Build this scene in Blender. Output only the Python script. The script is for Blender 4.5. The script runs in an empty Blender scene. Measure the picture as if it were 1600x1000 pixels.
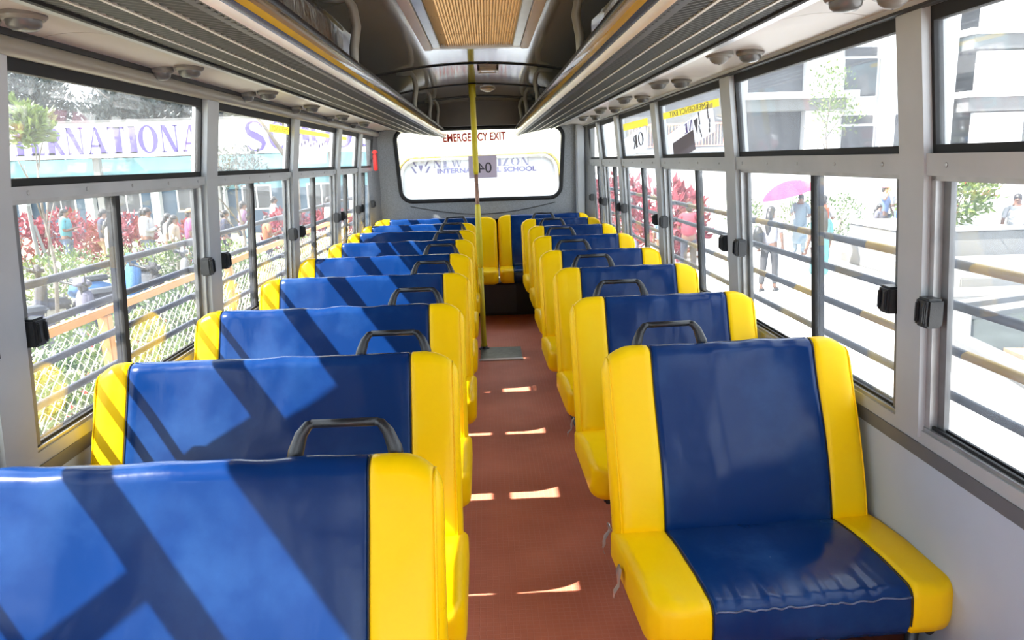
import bpy, bmesh, math, random
from mathutils import Vector, Matrix, noise
random.seed(7)
S = bpy.context.scene
COL = S.collection
PI = math.pi

# ------------------------------------------------------------------ camera
H = 1.45                                   # eye height above the bus floor
cam_d = bpy.data.cameras.new('camera'); cam = bpy.data.objects.new('camera', cam_d); COL.objects.link(cam)
cam_d.sensor_width = 36.0; cam_d.lens = 1180/1600*36; cam_d.clip_start = 0.02; cam_d.clip_end = 400
_R = ((0.99903, -0.035238, 0.0264594), (-0.033155, -0.205563, 0.978082), (-0.0290266, -0.978009, -0.206532))
m = Matrix(((_R[0][0], -_R[0][1], -_R[0][2], 0), (_R[1][0], -_R[1][1], -_R[1][2], 0), (_R[2][0], -_R[2][1], -_R[2][2], H), (0, 0, 0, 1)))
cam.matrix_world = m
S.camera = cam

# ------------------------------------------------------------------ world, sun, exposure
W = bpy.data.worlds.new('sky'); S.world = W; W.use_nodes = True
nt = W.node_tree; nt.nodes.clear()
wo = nt.nodes.new('ShaderNodeOutputWorld'); bg = nt.nodes.new('ShaderNodeBackground')
bg.inputs['Color'].default_value = (0.78, 0.89, 1.0, 1); bg.inputs['Strength'].default_value = 3.2
nt.links.new(bg.outputs[0], wo.inputs[0])
sd = bpy.data.lights.new('sun', 'SUN'); sun = bpy.data.objects.new('sun', sd); COL.objects.link(sun)
sd.energy = 15.0; sd.angle = math.radians(0.6); sd.color = (1.0, 0.96, 0.90)
sun.location = (-10, -3, 14)
sun.rotation_euler = Vector((1.0, 0.32, -1.24)).to_track_quat('-Z', 'Y').to_euler()
S.view_settings.view_transform = 'Standard'; S.view_settings.look = 'None'
S.view_settings.exposure = 0.70; S.view_settings.gamma = 1.0; S.view_settings.use_curve_mapping = False
S.cycles.max_bounces = 10; S.cycles.diffuse_bounces = 5; S.cycles.transparent_max_bounces = 24
S.cycles.use_denoising = True; S.cycles.caustics_reflective = False; S.cycles.caustics_refractive = False

# ------------------------------------------------------------------ materials
def new_mat(name):
    mt = bpy.data.materials.new(name); mt.use_nodes = True
    return mt, mt.node_tree, mt.node_tree.nodes['Principled BSDF']
def N(t, kind, **kw):
    n = t.nodes.new(kind)
    for k, v in kw.items(): setattr(n, k, v)
    return n
def mat(name, col, rough=.5, metal=0., var=.08, vscale=6., bump=0., bscale=40., spec=.5, coat=0., detail=4., rvar=0.):
    mt, t, b = new_mat(name)
    tc = N(t, 'ShaderNodeTexCoord')
    nz = N(t, 'ShaderNodeTexNoise'); nz.inputs['Scale'].default_value = vscale; nz.inputs['Detail'].default_value = detail
    t.links.new(tc.outputs['Object'], nz.inputs['Vector'])
    rp = N(t, 'ShaderNodeValToRGB')
    c0 = [max(0, c*(1-var)) for c in col]; c1 = [min(1, c*(1+var)) for c in col]
    rp.color_ramp.elements[0].color = (*c0, 1); rp.color_ramp.elements[1].color = (*c1, 1)
    rp.color_ramp.elements[0].position = .3; rp.color_ramp.elements[1].position = .7
    t.links.new(nz.outputs[0], rp.inputs[0]); t.links.new(rp.outputs[0], b.inputs['Base Color'])
    b.inputs['Roughness'].default_value = rough; b.inputs['Metallic'].default_value = metal
    b.inputs['Specular IOR Level'].default_value = spec
    if coat: b.inputs['Coat Weight'].default_value = coat; b.inputs['Coat Roughness'].default_value = .08
    if rvar:
        mp = N(t, 'ShaderNodeMapRange'); mp.inputs[1].default_value = .3; mp.inputs[2].default_value = .7
        mp.inputs[3].default_value = rough-rvar; mp.inputs[4].default_value = rough+rvar
        t.links.new(nz.outputs[0], mp.inputs[0]); t.links.new(mp.outputs[0], b.inputs['Roughness'])
    if bump:
        n2 = N(t, 'ShaderNodeTexNoise'); n2.inputs['Scale'].default_value = bscale; n2.inputs['Detail'].default_value = 3
        t.links.new(tc.outputs['Object'], n2.inputs['Vector'])
        bp = N(t, 'ShaderNodeBump'); bp.inputs['Strength'].default_value = bump; bp.inputs['Distance'].default_value = .01
        t.links.new(n2.outputs[0], bp.inputs['Height']); t.links.new(bp.outputs[0], b.inputs['Normal'])
    return mt
def glass(name, haze, spec=.07, tint=(1, 1, 1)):
    mt, t, b = new_mat(name); t.nodes.remove(b)
    out = t.nodes['Material Output']
    tr = N(t, 'ShaderNodeBsdfTransparent'); tr.inputs[0].default_value = (*tint, 1)
    gl = N(t, 'ShaderNodeBsdfGlossy'); gl.inputs['Roughness'].default_value = .02
    hz = N(t, 'ShaderNodeBsdfTranslucent'); hz.inputs[0].default_value = (.9, .92, .95, 1)
    tc = N(t, 'ShaderNodeTexCoord'); nz = N(t, 'ShaderNodeTexNoise'); nz.inputs['Scale'].default_value = 5; nz.inputs['Detail'].default_value = 6
    t.links.new(tc.outputs['Object'], nz.inputs['Vector'])
    mp = N(t, 'ShaderNodeMapRange'); mp.inputs[1].default_value = .3; mp.inputs[2].default_value = .75
    mp.inputs[3].default_value = haze*.6; mp.inputs[4].default_value = haze*1.5
    t.links.new(nz.outputs[0], mp.inputs[0])
    m1 = N(t, 'ShaderNodeMixShader'); m2 = N(t, 'ShaderNodeMixShader'); m2.inputs[0].default_value = spec
    t.links.new(mp.outputs[0], m1.inputs[0]); t.links.new(tr.outputs[0], m1.inputs[1]); t.links.new(hz.outputs[0], m1.inputs[2])
    t.links.new(m1.outputs[0], m2.inputs[1]); t.links.new(gl.outputs[0], m2.inputs[2])
    t.links.new(m2.outputs[0], out.inputs[0])
    return mt
def leaf_mat(name, c0, c1, trans=.35):
    mt, t, b = new_mat(name); out = t.nodes['Material Output']
    tc = N(t, 'ShaderNodeTexCoord'); nz = N(t, 'ShaderNodeTexNoise'); nz.inputs['Scale'].default_value = 9
    t.links.new(tc.outputs['Object'], nz.inputs['Vector'])
    rp = N(t, 'ShaderNodeValToRGB'); rp.color_ramp.elements[0].color = (*c0, 1); rp.color_ramp.elements[1].color = (*c1, 1)
    rp.color_ramp.elements[0].position = .38; rp.color_ramp.elements[1].position = .62
    t.links.new(nz.outputs[0], rp.inputs[0]); t.links.new(rp.outputs[0], b.inputs['Base Color']); b.inputs['Roughness'].default_value = .5
    tl = N(t, 'ShaderNodeBsdfTranslucent'); t.links.new(rp.outputs[0], tl.inputs[0])
    mx = N(t, 'ShaderNodeMixShader'); mx.inputs[0].default_value = trans
    t.links.new(b.outputs[0], mx.inputs[1]); t.links.new(tl.outputs[0], mx.inputs[2]); t.links.new(mx.outputs[0], out.inputs[0])
    return mt
def sheet_mat(name, col, trans=.6):
    mt, t, b = new_mat(name); out = t.nodes['Material Output']
    tc = N(t, 'ShaderNodeTexCoord'); nz = N(t, 'ShaderNodeTexNoise'); nz.inputs['Scale'].default_value = 14
    t.links.new(tc.outputs['Object'], nz.inputs['Vector'])
    rp = N(t, 'ShaderNodeValToRGB'); rp.color_ramp.elements[0].color = (*[c*.93 for c in col], 1); rp.color_ramp.elements[1].color = (*col, 1)
    t.links.new(nz.outputs[0], rp.inputs[0]); t.links.new(rp.outputs[0], b.inputs['Base Color']); b.inputs['Roughness'].default_value = .6
    tl = N(t, 'ShaderNodeBsdfTranslucent'); t.links.new(rp.outputs[0], tl.inputs[0])
    mx = N(t, 'ShaderNodeMixShader'); mx.inputs[0].default_value = trans
    t.links.new(b.outputs[0], mx.inputs[1]); t.links.new(tl.outputs[0], mx.inputs[2]); t.links.new(mx.outputs[0], out.inputs[0])
    return mt
def vinyl(name, col, scuff_sheen, rough, bumpS):
    """upholstery vinyl: faint cloudy scuffs and, on navy, painted window sheen, fine creases, varying gloss"""
    mt, t, b = new_mat(name)
    tc = N(t, 'ShaderNodeTexCoord'); oi = N(t, 'ShaderNodeObjectInfo')
    ad = N(t, 'ShaderNodeVectorMath', operation='ADD'); t.links.new(tc.outputs['Object'], ad.inputs[0]); t.links.new(oi.outputs['Random'], ad.inputs[1])
    nz = N(t, 'ShaderNodeTexNoise'); nz.inputs['Scale'].default_value = 4.5; nz.inputs['Detail'].default_value = 7; nz.inputs['Roughness'].default_value = .6
    t.links.new(ad.outputs[0], nz.inputs['Vector'])
    rp = N(t, 'ShaderNodeValToRGB'); rp.color_ramp.elements[0].color = (*col, 1); rp.color_ramp.elements[1].color = (*scuff_sheen, 1)
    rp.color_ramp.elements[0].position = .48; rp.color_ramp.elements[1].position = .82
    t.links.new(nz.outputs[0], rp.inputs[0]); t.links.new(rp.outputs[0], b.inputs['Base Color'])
    mp = N(t, 'ShaderNodeMapRange'); mp.inputs[1].default_value = .3; mp.inputs[2].default_value = .75; mp.inputs[3].default_value = rough-.06; mp.inputs[4].default_value = rough+.14
    t.links.new(nz.outputs[0], mp.inputs[0]); t.links.new(mp.outputs[0], b.inputs['Roughness'])
    mg = N(t, 'ShaderNodeMapping'); mg.inputs['Scale'].default_value = (9, 9, 3.2); t.links.new(ad.outputs[0], mg.inputs['Vector'])
    n2 = N(t, 'ShaderNodeTexNoise'); n2.inputs['Scale'].default_value = 1.0; n2.inputs['Detail'].default_value = 4; n2.inputs['Distortion'].default_value = .35
    t.links.new(mg.outputs[0], n2.inputs['Vector'])
    bp = N(t, 'ShaderNodeBump'); bp.inputs['Strength'].default_value = bumpS; bp.inputs['Distance'].default_value = .012
    t.links.new(n2.outputs[0], bp.inputs['Height']); t.links.new(bp.outputs[0], b.inputs['Normal'])
    b.inputs['Specular IOR Level'].default_value = .5
    return mt
def stripe_mat(name, ca, cb, period, duty, axis=1, rough=.45, phase=0.):
    """paint bands along one object axis, worn at the edges"""
    mt, t, b = new_mat(name)
    tc = N(t, 'ShaderNodeTexCoord'); sx = N(t, 'ShaderNodeSeparateXYZ'); t.links.new(tc.outputs['Object'], sx.inputs[0])
    nz = N(t, 'ShaderNodeTexNoise'); nz.inputs['Scale'].default_value = 30; t.links.new(tc.outputs['Object'], nz.inputs['Vector'])
    ma = N(t, 'ShaderNodeMath', operation='MULTIPLY_ADD'); t.links.new(nz.outputs[0], ma.inputs[0]); ma.inputs[1].default_value = .03; t.links.new(sx.outputs[axis], ma.inputs[2])
    dv = N(t, 'ShaderNodeMath', operation='MULTIPLY_ADD'); t.links.new(ma.outputs[0], dv.inputs[0]); dv.inputs[1].default_value = 1/period; dv.inputs[2].default_value = 20+phase
    fr = N(t, 'ShaderNodeMath', operation='FRACT'); t.links.new(dv.outputs[0], fr.inputs[0])
    gt = N(t, 'ShaderNodeMath', operation='LESS_THAN'); t.links.new(fr.outputs[0], gt.inputs[0]); gt.inputs[1].default_value = duty
    mx = N(t, 'ShaderNodeMix', data_type='RGBA'); t.links.new(gt.outputs[0], mx.inputs[0]); mx.inputs[6].default_value = (*ca, 1); mx.inputs[7].default_value = (*cb, 1)
    t.links.new(mx.outputs[2], b.inputs['Base Color']); b.inputs['Roughness'].default_value = rough
    return mt
def floor_mat():
    mt, t, b = new_mat('red_rubber_floor')
    tc = N(t, 'ShaderNodeTexCoord')
    vo = N(t, 'ShaderNodeTexVoronoi', feature='DISTANCE_TO_EDGE'); vo.inputs['Scale'].default_value = 45; vo.inputs['Randomness'].default_value = .12
    t.links.new(tc.outputs['Object'], vo.inputs['Vector'])
    r1 = N(t, 'ShaderNodeValToRGB'); r1.color_ramp.elements[0].position = .02; r1.color_ramp.elements[1].position = .10
    r1.color_ramp.elements[0].color = (1, 1, 1, 1); r1.color_ramp.elements[1].color = (0, 0, 0, 1)
    t.links.new(vo.outputs['Distance'], r1.inputs[0])
    nz = N(t, 'ShaderNodeTexNoise'); nz.inputs['Scale'].default_value = 3; nz.inputs['Detail'].default_value = 8
    t.links.new(tc.outputs['Object'], nz.inputs['Vector'])
    r2 = N(t, 'ShaderNodeValToRGB'); r2.color_ramp.elements[0].color = (.66, .185, .105, 1); r2.color_ramp.elements[1].color = (.86, .28, .17, 1)
    r2.color_ramp.elements[0].position = .3; r2.color_ramp.elements[1].position = .7
    t.links.new(nz.outputs[0], r2.inputs[0])
    n3 = N(t, 'ShaderNodeTexNoise'); n3.inputs['Scale'].default_value = 2.2; t.links.new(tc.outputs['Object'], n3.inputs['Vector'])
    ml = N(t, 'ShaderNodeMath', operation='MULTIPLY'); t.links.new(r1.outputs[0], ml.inputs[0]); t.links.new(n3.outputs[0], ml.inputs[1])
    m2 = N(t, 'ShaderNodeMath', operation='MULTIPLY'); t.links.new(ml.outputs[0], m2.inputs[0]); m2.inputs[1].default_value = .35
    mx = N(t, 'ShaderNodeMix', data_type='RGBA'); t.links.new(m2.outputs[0], mx.inputs[0]); t.links.new(r2.outputs[0], mx.inputs[6]); mx.inputs[7].default_value = (.88, .52, .42, 1)
    t.links.new(mx.outputs[2], b.inputs['Base Color']); b.inputs['Roughness'].default_value = .55
    bp = N(t, 'ShaderNodeBump'); bp.inputs['Strength'].default_value = .25; bp.inputs['Distance'].default_value = .004
    t.links.new(r1.outputs[0], bp.inputs['Height']); t.links.new(bp.outputs[0], b.inputs['Normal'])
    return mt

M = {}
M['yellow'] = vinyl('yellow_vinyl', (.97, .60, .001), (.97, .66, .012), .32, .10)
M['yellow'].node_tree.nodes['Principled BSDF'].inputs['Specular IOR Level'].default_value = .18
M['blue'] = vinyl('navy_vinyl', (.003, .026, .120), (.017, .064, .195), .16, .14)  # paler tone mixes scuffs with window reflection painted into the colour
M['blue'].node_tree.nodes['Principled BSDF'].inputs['Specular IOR Level'].default_value = .22
M['floor'] = floor_mat()
M['wall'] = mat('grey_wall_paint', (.44, .51, .60), .38, var=.06, vscale=3, bump=.05, bscale=200)
M['frame'] = mat('grey_frame_paint', (.40, .415, .425), .42, var=.07, vscale=5)
M['ledge'] = mat('dark_grey_ledge', (.12, .125, .135), .4, var=.1)
M['alu'] = mat('brushed_aluminium', (.62, .63, .64), .28, .9, var=.1, vscale=9)
M['alu_dull'] = mat('dull_aluminium', (.42, .42, .42), .42, .7, var=.15, vscale=14)
M['stile'] = mat('slate_stile', (.15, .155, .16), .45, .2, var=.15, vscale=20)
M['tube_brown'] = mat('brown_grey_tube', (.26, .24, .20), .4, var=.08)
M['black'] = mat('black_rubber', (.006, .006, .007), .7, var=.2)
M['piping'] = mat('grey_blue_piping', (.10, .12, .20), .3, var=.5, vscale=60)
M['blackpl'] = mat('black_plastic', (.014, .015, .017), .36, var=.2, bump=.1, bscale=300)
M['dark'] = mat('dark_paint', (.012, .011, .012), .55, var=.3)
M['steel'] = mat('dark_steel_tube', (.05, .05, .055), .4, .5)
M['ceil'] = mat('taupe_laminate', (.24, .215, .175), .10, var=.05, vscale=2, coat=.3)
M['valance'] = mat('brown_laminate', (.10, .082, .062), .35, var=.1)
M['panel'] = mat('cream_laminate', (.47, .43, .40), .35, var=.04, vscale=2)
M['rackpan'] = mat('ribbed_metal', (.030, .033, .029), .5, .2, var=.12, vscale=5)
M['seam'] = mat('pale_rack_seam', (.6, .58, .52), .35, .3)
M['cream'] = mat('cream_trim', (.72, .69, .60), .3)
M['trimy'] = mat('amber_trim', (.70, .40, .03), .2, coat=.5)
M['trimb'] = mat('slate_blue_trim', (.07, .08, .13), .2, coat=.5)
M['chrome'] = mat('polished_trim', (.72, .72, .72), .12, .95)
M['hanger'] = mat('olive_grey_tube', (.30, .285, .24), .32, var=.05)
M['pole'] = mat('yellow_pole_sleeve', (.62, .52, .02), .35, var=.06, bump=.1, bscale=25)
M['rust'] = mat('rusty_steel', (.23, .13, .09), .5, .5, var=.5, vscale=30)
M['blind'] = sheet_mat('tan_blind', (.50, .355, .19), .18)
M['tan'] = mat('tan_hatch_frame', (.66, .54, .40), .3, var=.06)
M['lampglass'] = mat('frosted_lens', (.85, .84, .80), .15, coat=.4)
M['lampring'] = mat('taupe_lamp_housing', (.16, .15, .135), .4)
M['lampdome'] = mat('grey_lamp_dome', (.085, .085, .085), .3, coat=.2)
M['wrapb'] = mat('black_film', (.010, .010, .011), .16, var=.4, bump=.5, bscale=14, coat=.2)
M['wrapg'] = mat('grey_film', (.38, .38, .40), .14, var=.4, vscale=4, bump=.7, bscale=13, coat=.6)
M['red'] = mat('red_plastic', (.62, .02, .015), .35)
M['rearwall'] = mat('speckled_grey_laminate', (.25, .26, .27), .45, var=.16, vscale=130, detail=1)
M['glass'] = glass('dusty_glass', .034)
M['glassL'] = glass('dusty_sunlit_glass', .016)
M['glassR'] = glass('rear_glass', .02, .04)
M['glassF'] = glass('clear_glass', .01, .05)
M['tape'] = mat('silver_tape', (.55, .55, .57), .3, .6, var=.2, vscale=30)
M['cable'] = mat('black_cable', (.03, .03, .03), .5)
M['plate'] = mat('green_grey_plate', (.20, .22, .19), .4, .4, var=.2, vscale=20)
M['wheelbox'] = mat('rust_red_paint', (.20, .055, .035), .5, var=.2)
M['sheetw'] = sheet_mat('white_sheet', (.88, .88, .9))
M['sheety'] = sheet_mat('yellow_sheet', (.92, .82, .25))
M['reflg'] = sheet_mat('grey_reflection', (.36, .33, .36), .5)
M['lilac'] = sheet_mat('lilac_paper', (.62, .56, .66), .3)
M['inkred'] = mat('red_ink', (.55, .012, .012), .6)
M['inkblk'] = sheet_mat('black_ink', (.06, .06, .07), .2)
M['inkpur'] = sheet_mat('purple_ink', (.30, .24, .62), .3)
M['inkgrey'] = sheet_mat('grey_reflected_ink', (.25, .25, .30), .3)
# outdoors
M['paint_purple'] = mat('purple_paint', (.055, .035, .19), .6)
M['paint_lilac'] = mat('pale_lilac_paint', (.10, .085, .20), .6)
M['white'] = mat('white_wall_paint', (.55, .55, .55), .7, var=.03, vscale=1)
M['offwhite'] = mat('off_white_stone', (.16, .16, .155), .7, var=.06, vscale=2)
M['cyan'] = mat('cyan_wall_paint', (.13, .30, .36), .7, var=.05, vscale=.6)
M['blueg'] = mat('blue_grey_paint', (.06, .10, .15), .7, var=.1, vscale=.6)
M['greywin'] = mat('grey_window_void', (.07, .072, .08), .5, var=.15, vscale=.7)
M['slab'] = mat('grey_slab', (.10, .10, .10), .7, var=.08)
M['paving'] = mat('beige_paving', (.55, .54, .52), .8, var=.06, vscale=.7, bump=.1)
M['soil'] = mat('earth', (.30, .28, .19), .9, var=.2, vscale=1.5, bump=.3, bscale=8)
M['brown_soil'] = mat('brown_soil', (.28, .14, .09), .9, var=.3, vscale=12, bump=.4, bscale=30)
M['water'] = mat('pond_water', (.040, .046, .044), .5, var=.25, vscale=2, bump=.12, bscale=9, spec=.06)
M['bar'] = mat('grey_bar_paint', (.05, .053, .068), .45, var=.25, vscale=14)
M['barstripe'] = stripe_mat('yellow_and_grey_bar_paint', (.05, .052, .062), (.36, .22, .03), .52, .42)
M['orange'] = mat('orange_rail_paint', (.40, .20, .06), .5, var=.08)
M['wire'] = mat('galvanised_wire', (.5, .5, .47), .45, .3)
M['rail_red'] = mat('red_brown_railing', (.45, .20, .14), .5)
M['skin'] = mat('brown_skin', (.14, .07, .045), .55, var=.08)
M['hair'] = mat('black_hair', (.02, .018, .018), .5, var=.3)
M['leafg'] = leaf_mat('green_leaves', (.035, .075, .014), (.10, .155, .04))
M['leafl'] = leaf_mat('light_green_leaves', (.075, .13, .02), (.16, .205, .06))
M['leafd'] = leaf_mat('dull_green_leaves', (.030, .040, .040), (.085, .10, .095))
M['leafr'] = leaf_mat('crimson_leaves', (.14, .008, .014), (.30, .05, .07))
M['flower'] = leaf_mat('white_flowers', (.5, .5, .45), (.7, .7, .66))
M['flowerr'] = leaf_mat('red_flowers', (.7, .05, .06), (.8, .15, .12))
M['bark'] = mat('tree_bark', (.16, .135, .115), .9, var=.3, vscale=8, bump=.5)
M['bus_yellow'] = mat('bus_yellow_paint', (.50, .34, .05), .3, coat=.3)
M['bus_cream'] = mat('bus_cream_paint', (.60, .57, .42), .35)
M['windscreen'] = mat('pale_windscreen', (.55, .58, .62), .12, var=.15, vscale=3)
def cloth(name, col, var=.1, vs=12): return mat(name, tuple(c*.38 for c in col), .8, var=var, vscale=vs)

# ------------------------------------------------------------------ mesh helpers
def obj(name, verts, faces, material, parent=None, smooth=False, loc=None):
    me = bpy.data.meshes.new(name); me.from_pydata([tuple(v) for v in verts], [], faces); me.update()
    if isinstance(material, str): material = M[material]
    me.materials.append(material)
    if smooth:
        me.polygons.foreach_set('use_smooth', [True]*len(me.polygons))
    o = bpy.data.objects.new(name, me); COL.objects.link(o)
    if parent: o.parent = parent
    if loc: o.location = loc
    return o
class G:
    """collects primitive shapes, then links them as one mesh"""
    def __init__(s): s.v = []; s.f = []
    def add(s, v, f):
        k = len(s.v); s.v += [tuple(p) for p in v]; s.f += [tuple(i+k for i in q) for q in f]; return s
    def box(s, a, b, bev=0.):
        x0, x1 = sorted((a[0], b[0])); y0, y1 = sorted((a[1], b[1])); z0, z1 = sorted((a[2], b[2]))
        if bev <= 0:
            v = [(x, y, z) for z in (z0, z1) for y in (y0, y1) for x in (x0, x1)]
            return s.add(v, [(0, 2, 3, 1), (4, 5, 7, 6), (0, 1, 5, 4), (2, 6, 7, 3), (0, 4, 6, 2), (1, 3, 7, 5)])
        bm = bmesh.new(); bmesh.ops.create_cube(bm, size=1)
        for p in bm.verts: p.co = Vector(((x0+x1)/2+p.co.x*(x1-x0), (y0+y1)/2+p.co.y*(y1-y0), (z0+z1)/2+p.co.z*(z1-z0)))
        bmesh.ops.bevel(bm, geom=bm.edges[:], offset=min(bev, .49*min(x1-x0, y1-y0, z1-z0)), segments=2, affect='EDGES')
        bm.verts.index_update(); s.add([p.co[:] for p in bm.verts], [[q.index for q in f.verts] for f in bm.faces]); bm.free(); return s
    def prism(s, poly, d, axis):
        """poly: 2-D outline, extruded from d[0] to d[1] along axis (0=x: poly is y,z; 1=y: poly is x,z; 2=z: poly is x,y)"""
        n = len(poly); v = []
        for t in d:
            for p in poly:
                v.append((t, p[0], p[1]) if axis == 0 else (p[0], t, p[1]) if axis == 1 else (p[0], p[1], t))
        f = [tuple(range(n)), tuple(range(2*n-1, n-1, -1))]
        for i in range(n): f.append((i, i+n, (i+1) % n+n, (i+1) % n))
        return s.add(v, f)
    def tube(s, pts, r, n=8, cap=True):
        pts = [Vector(p) for p in pts]; rs = r if isinstance(r, (list, tuple)) else [r]*len(pts)
        k = len(s.v); up = None
        for i, p in enumerate(pts):
            t = (pts[min(i+1, len(pts)-1)]-pts[max(i-1, 0)]).normalized()
            if up is None:
                up = Vector((0, 0, 1)) if abs(t.z) < .9 else Vector((1, 0, 0))
            a = t.cross(up)
            if a.length < 1e-5: a = t.cross(Vector((0, 1, 0)))
            a.normalize(); b = a.cross(t).normalized(); up = b
            for j in range(n):
                w = 2*PI*j/n; q = p+(a*math.cos(w)+b*math.sin(w))*rs[i]; s.v.append(q[:])
        for i in range(len(pts)-1):
            for j in range(n):
                s.f.append((k+i*n+j, k+i*n+(j+1) % n, k+(i+1)*n+(j+1) % n, k+(i+1)*n+j))
        if cap:
            s.f.append(tuple(k+j for j in range(n-1, -1, -1))); e = k+(len(pts)-1)*n; s.f.append(tuple(e+j for j in range(n)))
        return s
    def lathe(s, prof, c, n=16, axis='z', flip=1):
        k = len(s.v)
        for (r, h) in prof:
            for j in range(n):
                w = 2*PI*j/n; a, b = r*math.cos(w), r*math.sin(w)
                s.v.append((c[0]+a, c[1]+b, c[2]+h) if axis == 'z' else (c[0]+h, c[1]+a, c[2]+b) if axis == 'x' else (c[0]+a, c[1]+h, c[2]+b))
        for i in range(len(prof)-1):
            for j in range(n): s.f.append((k+i*n+j, k+i*n+(j+1) % n, k+(i+1)*n+(j+1) % n, k+(i+1)*n+j))
        s.f.append(tuple(k+j for j in range(n-1, -1, -1))); e = k+(len(prof)-1)*n; s.f.append(tuple(e+j for j in range(n)))
        return s
    def ell(s, c, r, n=12, m_=8, z0=-1.):
        prof = []
        for i in range(m_+1):
            a = math.asin(z0)+(PI/2-math.asin(z0))*i/m_
            prof.append((max(.001, math.cos(a)), math.sin(a)))
        k = len(s.v)
        for (q, h) in prof:
            for j in range(n):
                w = 2*PI*j/n; s.v.append((c[0]+r[0]*q*math.cos(w), c[1]+r[1]*q*math.sin(w), c[2]+r[2]*h))
        for i in range(m_):
            for j in range(n): s.f.append((k+i*n+j, k+i*n+(j+1) % n, k+(i+1)*n+(j+1) % n, k+(i+1)*n+j))
        s.f.append(tuple(k+j for j in range(n-1, -1, -1))); return s
    def xf(s, mtx): s.v = [tuple(mtx @ Vector(p)) for p in s.v]; return s
    def build(s, name, material, parent=None, smooth=False, loc=None): return obj(name, s.v, s.f, material, parent, smooth, loc)
def tag(o, label=None, cat=None, group=None, kind=None):
    if label: o['label'] = label
    if cat: o['category'] = cat
    if group: o['group'] = group
    if kind: o['kind'] = kind
    return o
def empty(name, loc=(0, 0, 0), rz=0., label=None, cat=None, group=None, kind=None):
    o = bpy.data.objects.new(name, None); COL.objects.link(o); o.location = loc; o.rotation_euler = (0, 0, rz); o.empty_display_size = .1
    return tag(o, label, cat, group, kind)
def copy_tree(o, parent=None):
    c = o.copy(); COL.objects.link(c); c.parent = parent
    for ch in list(o.children): copy_tree(ch, c)
    return c
def shade(o, ang=40):
    me = o.data; me.polygons.foreach_set('use_smooth', [True]*len(me.polygons))
    try: me.set_sharp_from_angle(angle=math.radians(ang))
    except Exception: pass
    return o
def text(name, body, size, material, parent, mtx, ext=.001, sx=1.0, bold=0.):
    cu = bpy.data.curves.new(name, 'FONT'); cu.body = body; cu.size = size; cu.extrude = ext; cu.offset = bold; cu.align_x = 'CENTER'; cu.align_y = 'CENTER'
    tmp = bpy.data.objects.new(name, cu); COL.objects.link(tmp)
    bpy.context.view_layer.update()
    me = bpy.data.meshes.new_from_object(tmp.evaluated_get(bpy.context.evaluated_depsgraph_get()))
    bpy.data.objects.remove(tmp); bpy.data.curves.remove(cu)
    me.transform(mtx @ Matrix.Diagonal((sx, 1, 1, 1))); me.materials.clear(); me.materials.append(M[material])
    me.name = name; o = bpy.data.objects.new(name, me); COL.objects.link(o)
    if parent: o.parent = parent
    return o

# ------------------------------------------------------------------ bus shell
Y0, YR = -1.9, 8.0                         # front and rear ends of the body
PROF = {'right': [(-.2, 1.09), (.745, 1.09), (1.41, 1.05), (1.72, 1.017), (2.2, .97)],
        'left': [(-.2, -1.19), (.745, -1.19), (1.41, -1.15), (1.72, -1.11), (2.2, -1.06)]}
def wx(side, z):
    p = PROF[side]
    for (z0, a), (z1, b) in zip(p, p[1:]):
        if z <= z1: return a+(b-a)*(z-z0)/(z1-z0)
    return p[-1][1]
SG = {'right': 1, 'left': -1}
def strip(side, z0, z1, din, dout, y0, y1, g, nz=1):
    """a slab following the side wall between two heights, din inside and dout outside the wall line"""
    s = SG[side]; zs = [z0+(z1-z0)*i/nz for i in range(nz+1)]
    for zk in (.745, 1.41, 1.72):
        if z0 < zk < z1: zs.append(zk)
    zs = sorted(set(zs))
    poly = [(wx(side, z)-s*din, z) for z in zs]+[(wx(side, z)+s*dout, z) for z in reversed(zs)]
    if s < 0: poly = poly[::-1]
    g.prism(poly, (y0, y1), 1)
struct = lambda o: tag(o, kind='structure')

FZ = -.07                                   # top of the floor covering
fl = struct(G().box((-1.27, Y0, FZ-.06), (1.17, YR+.08, FZ)).build('floor', 'floor'))

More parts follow.
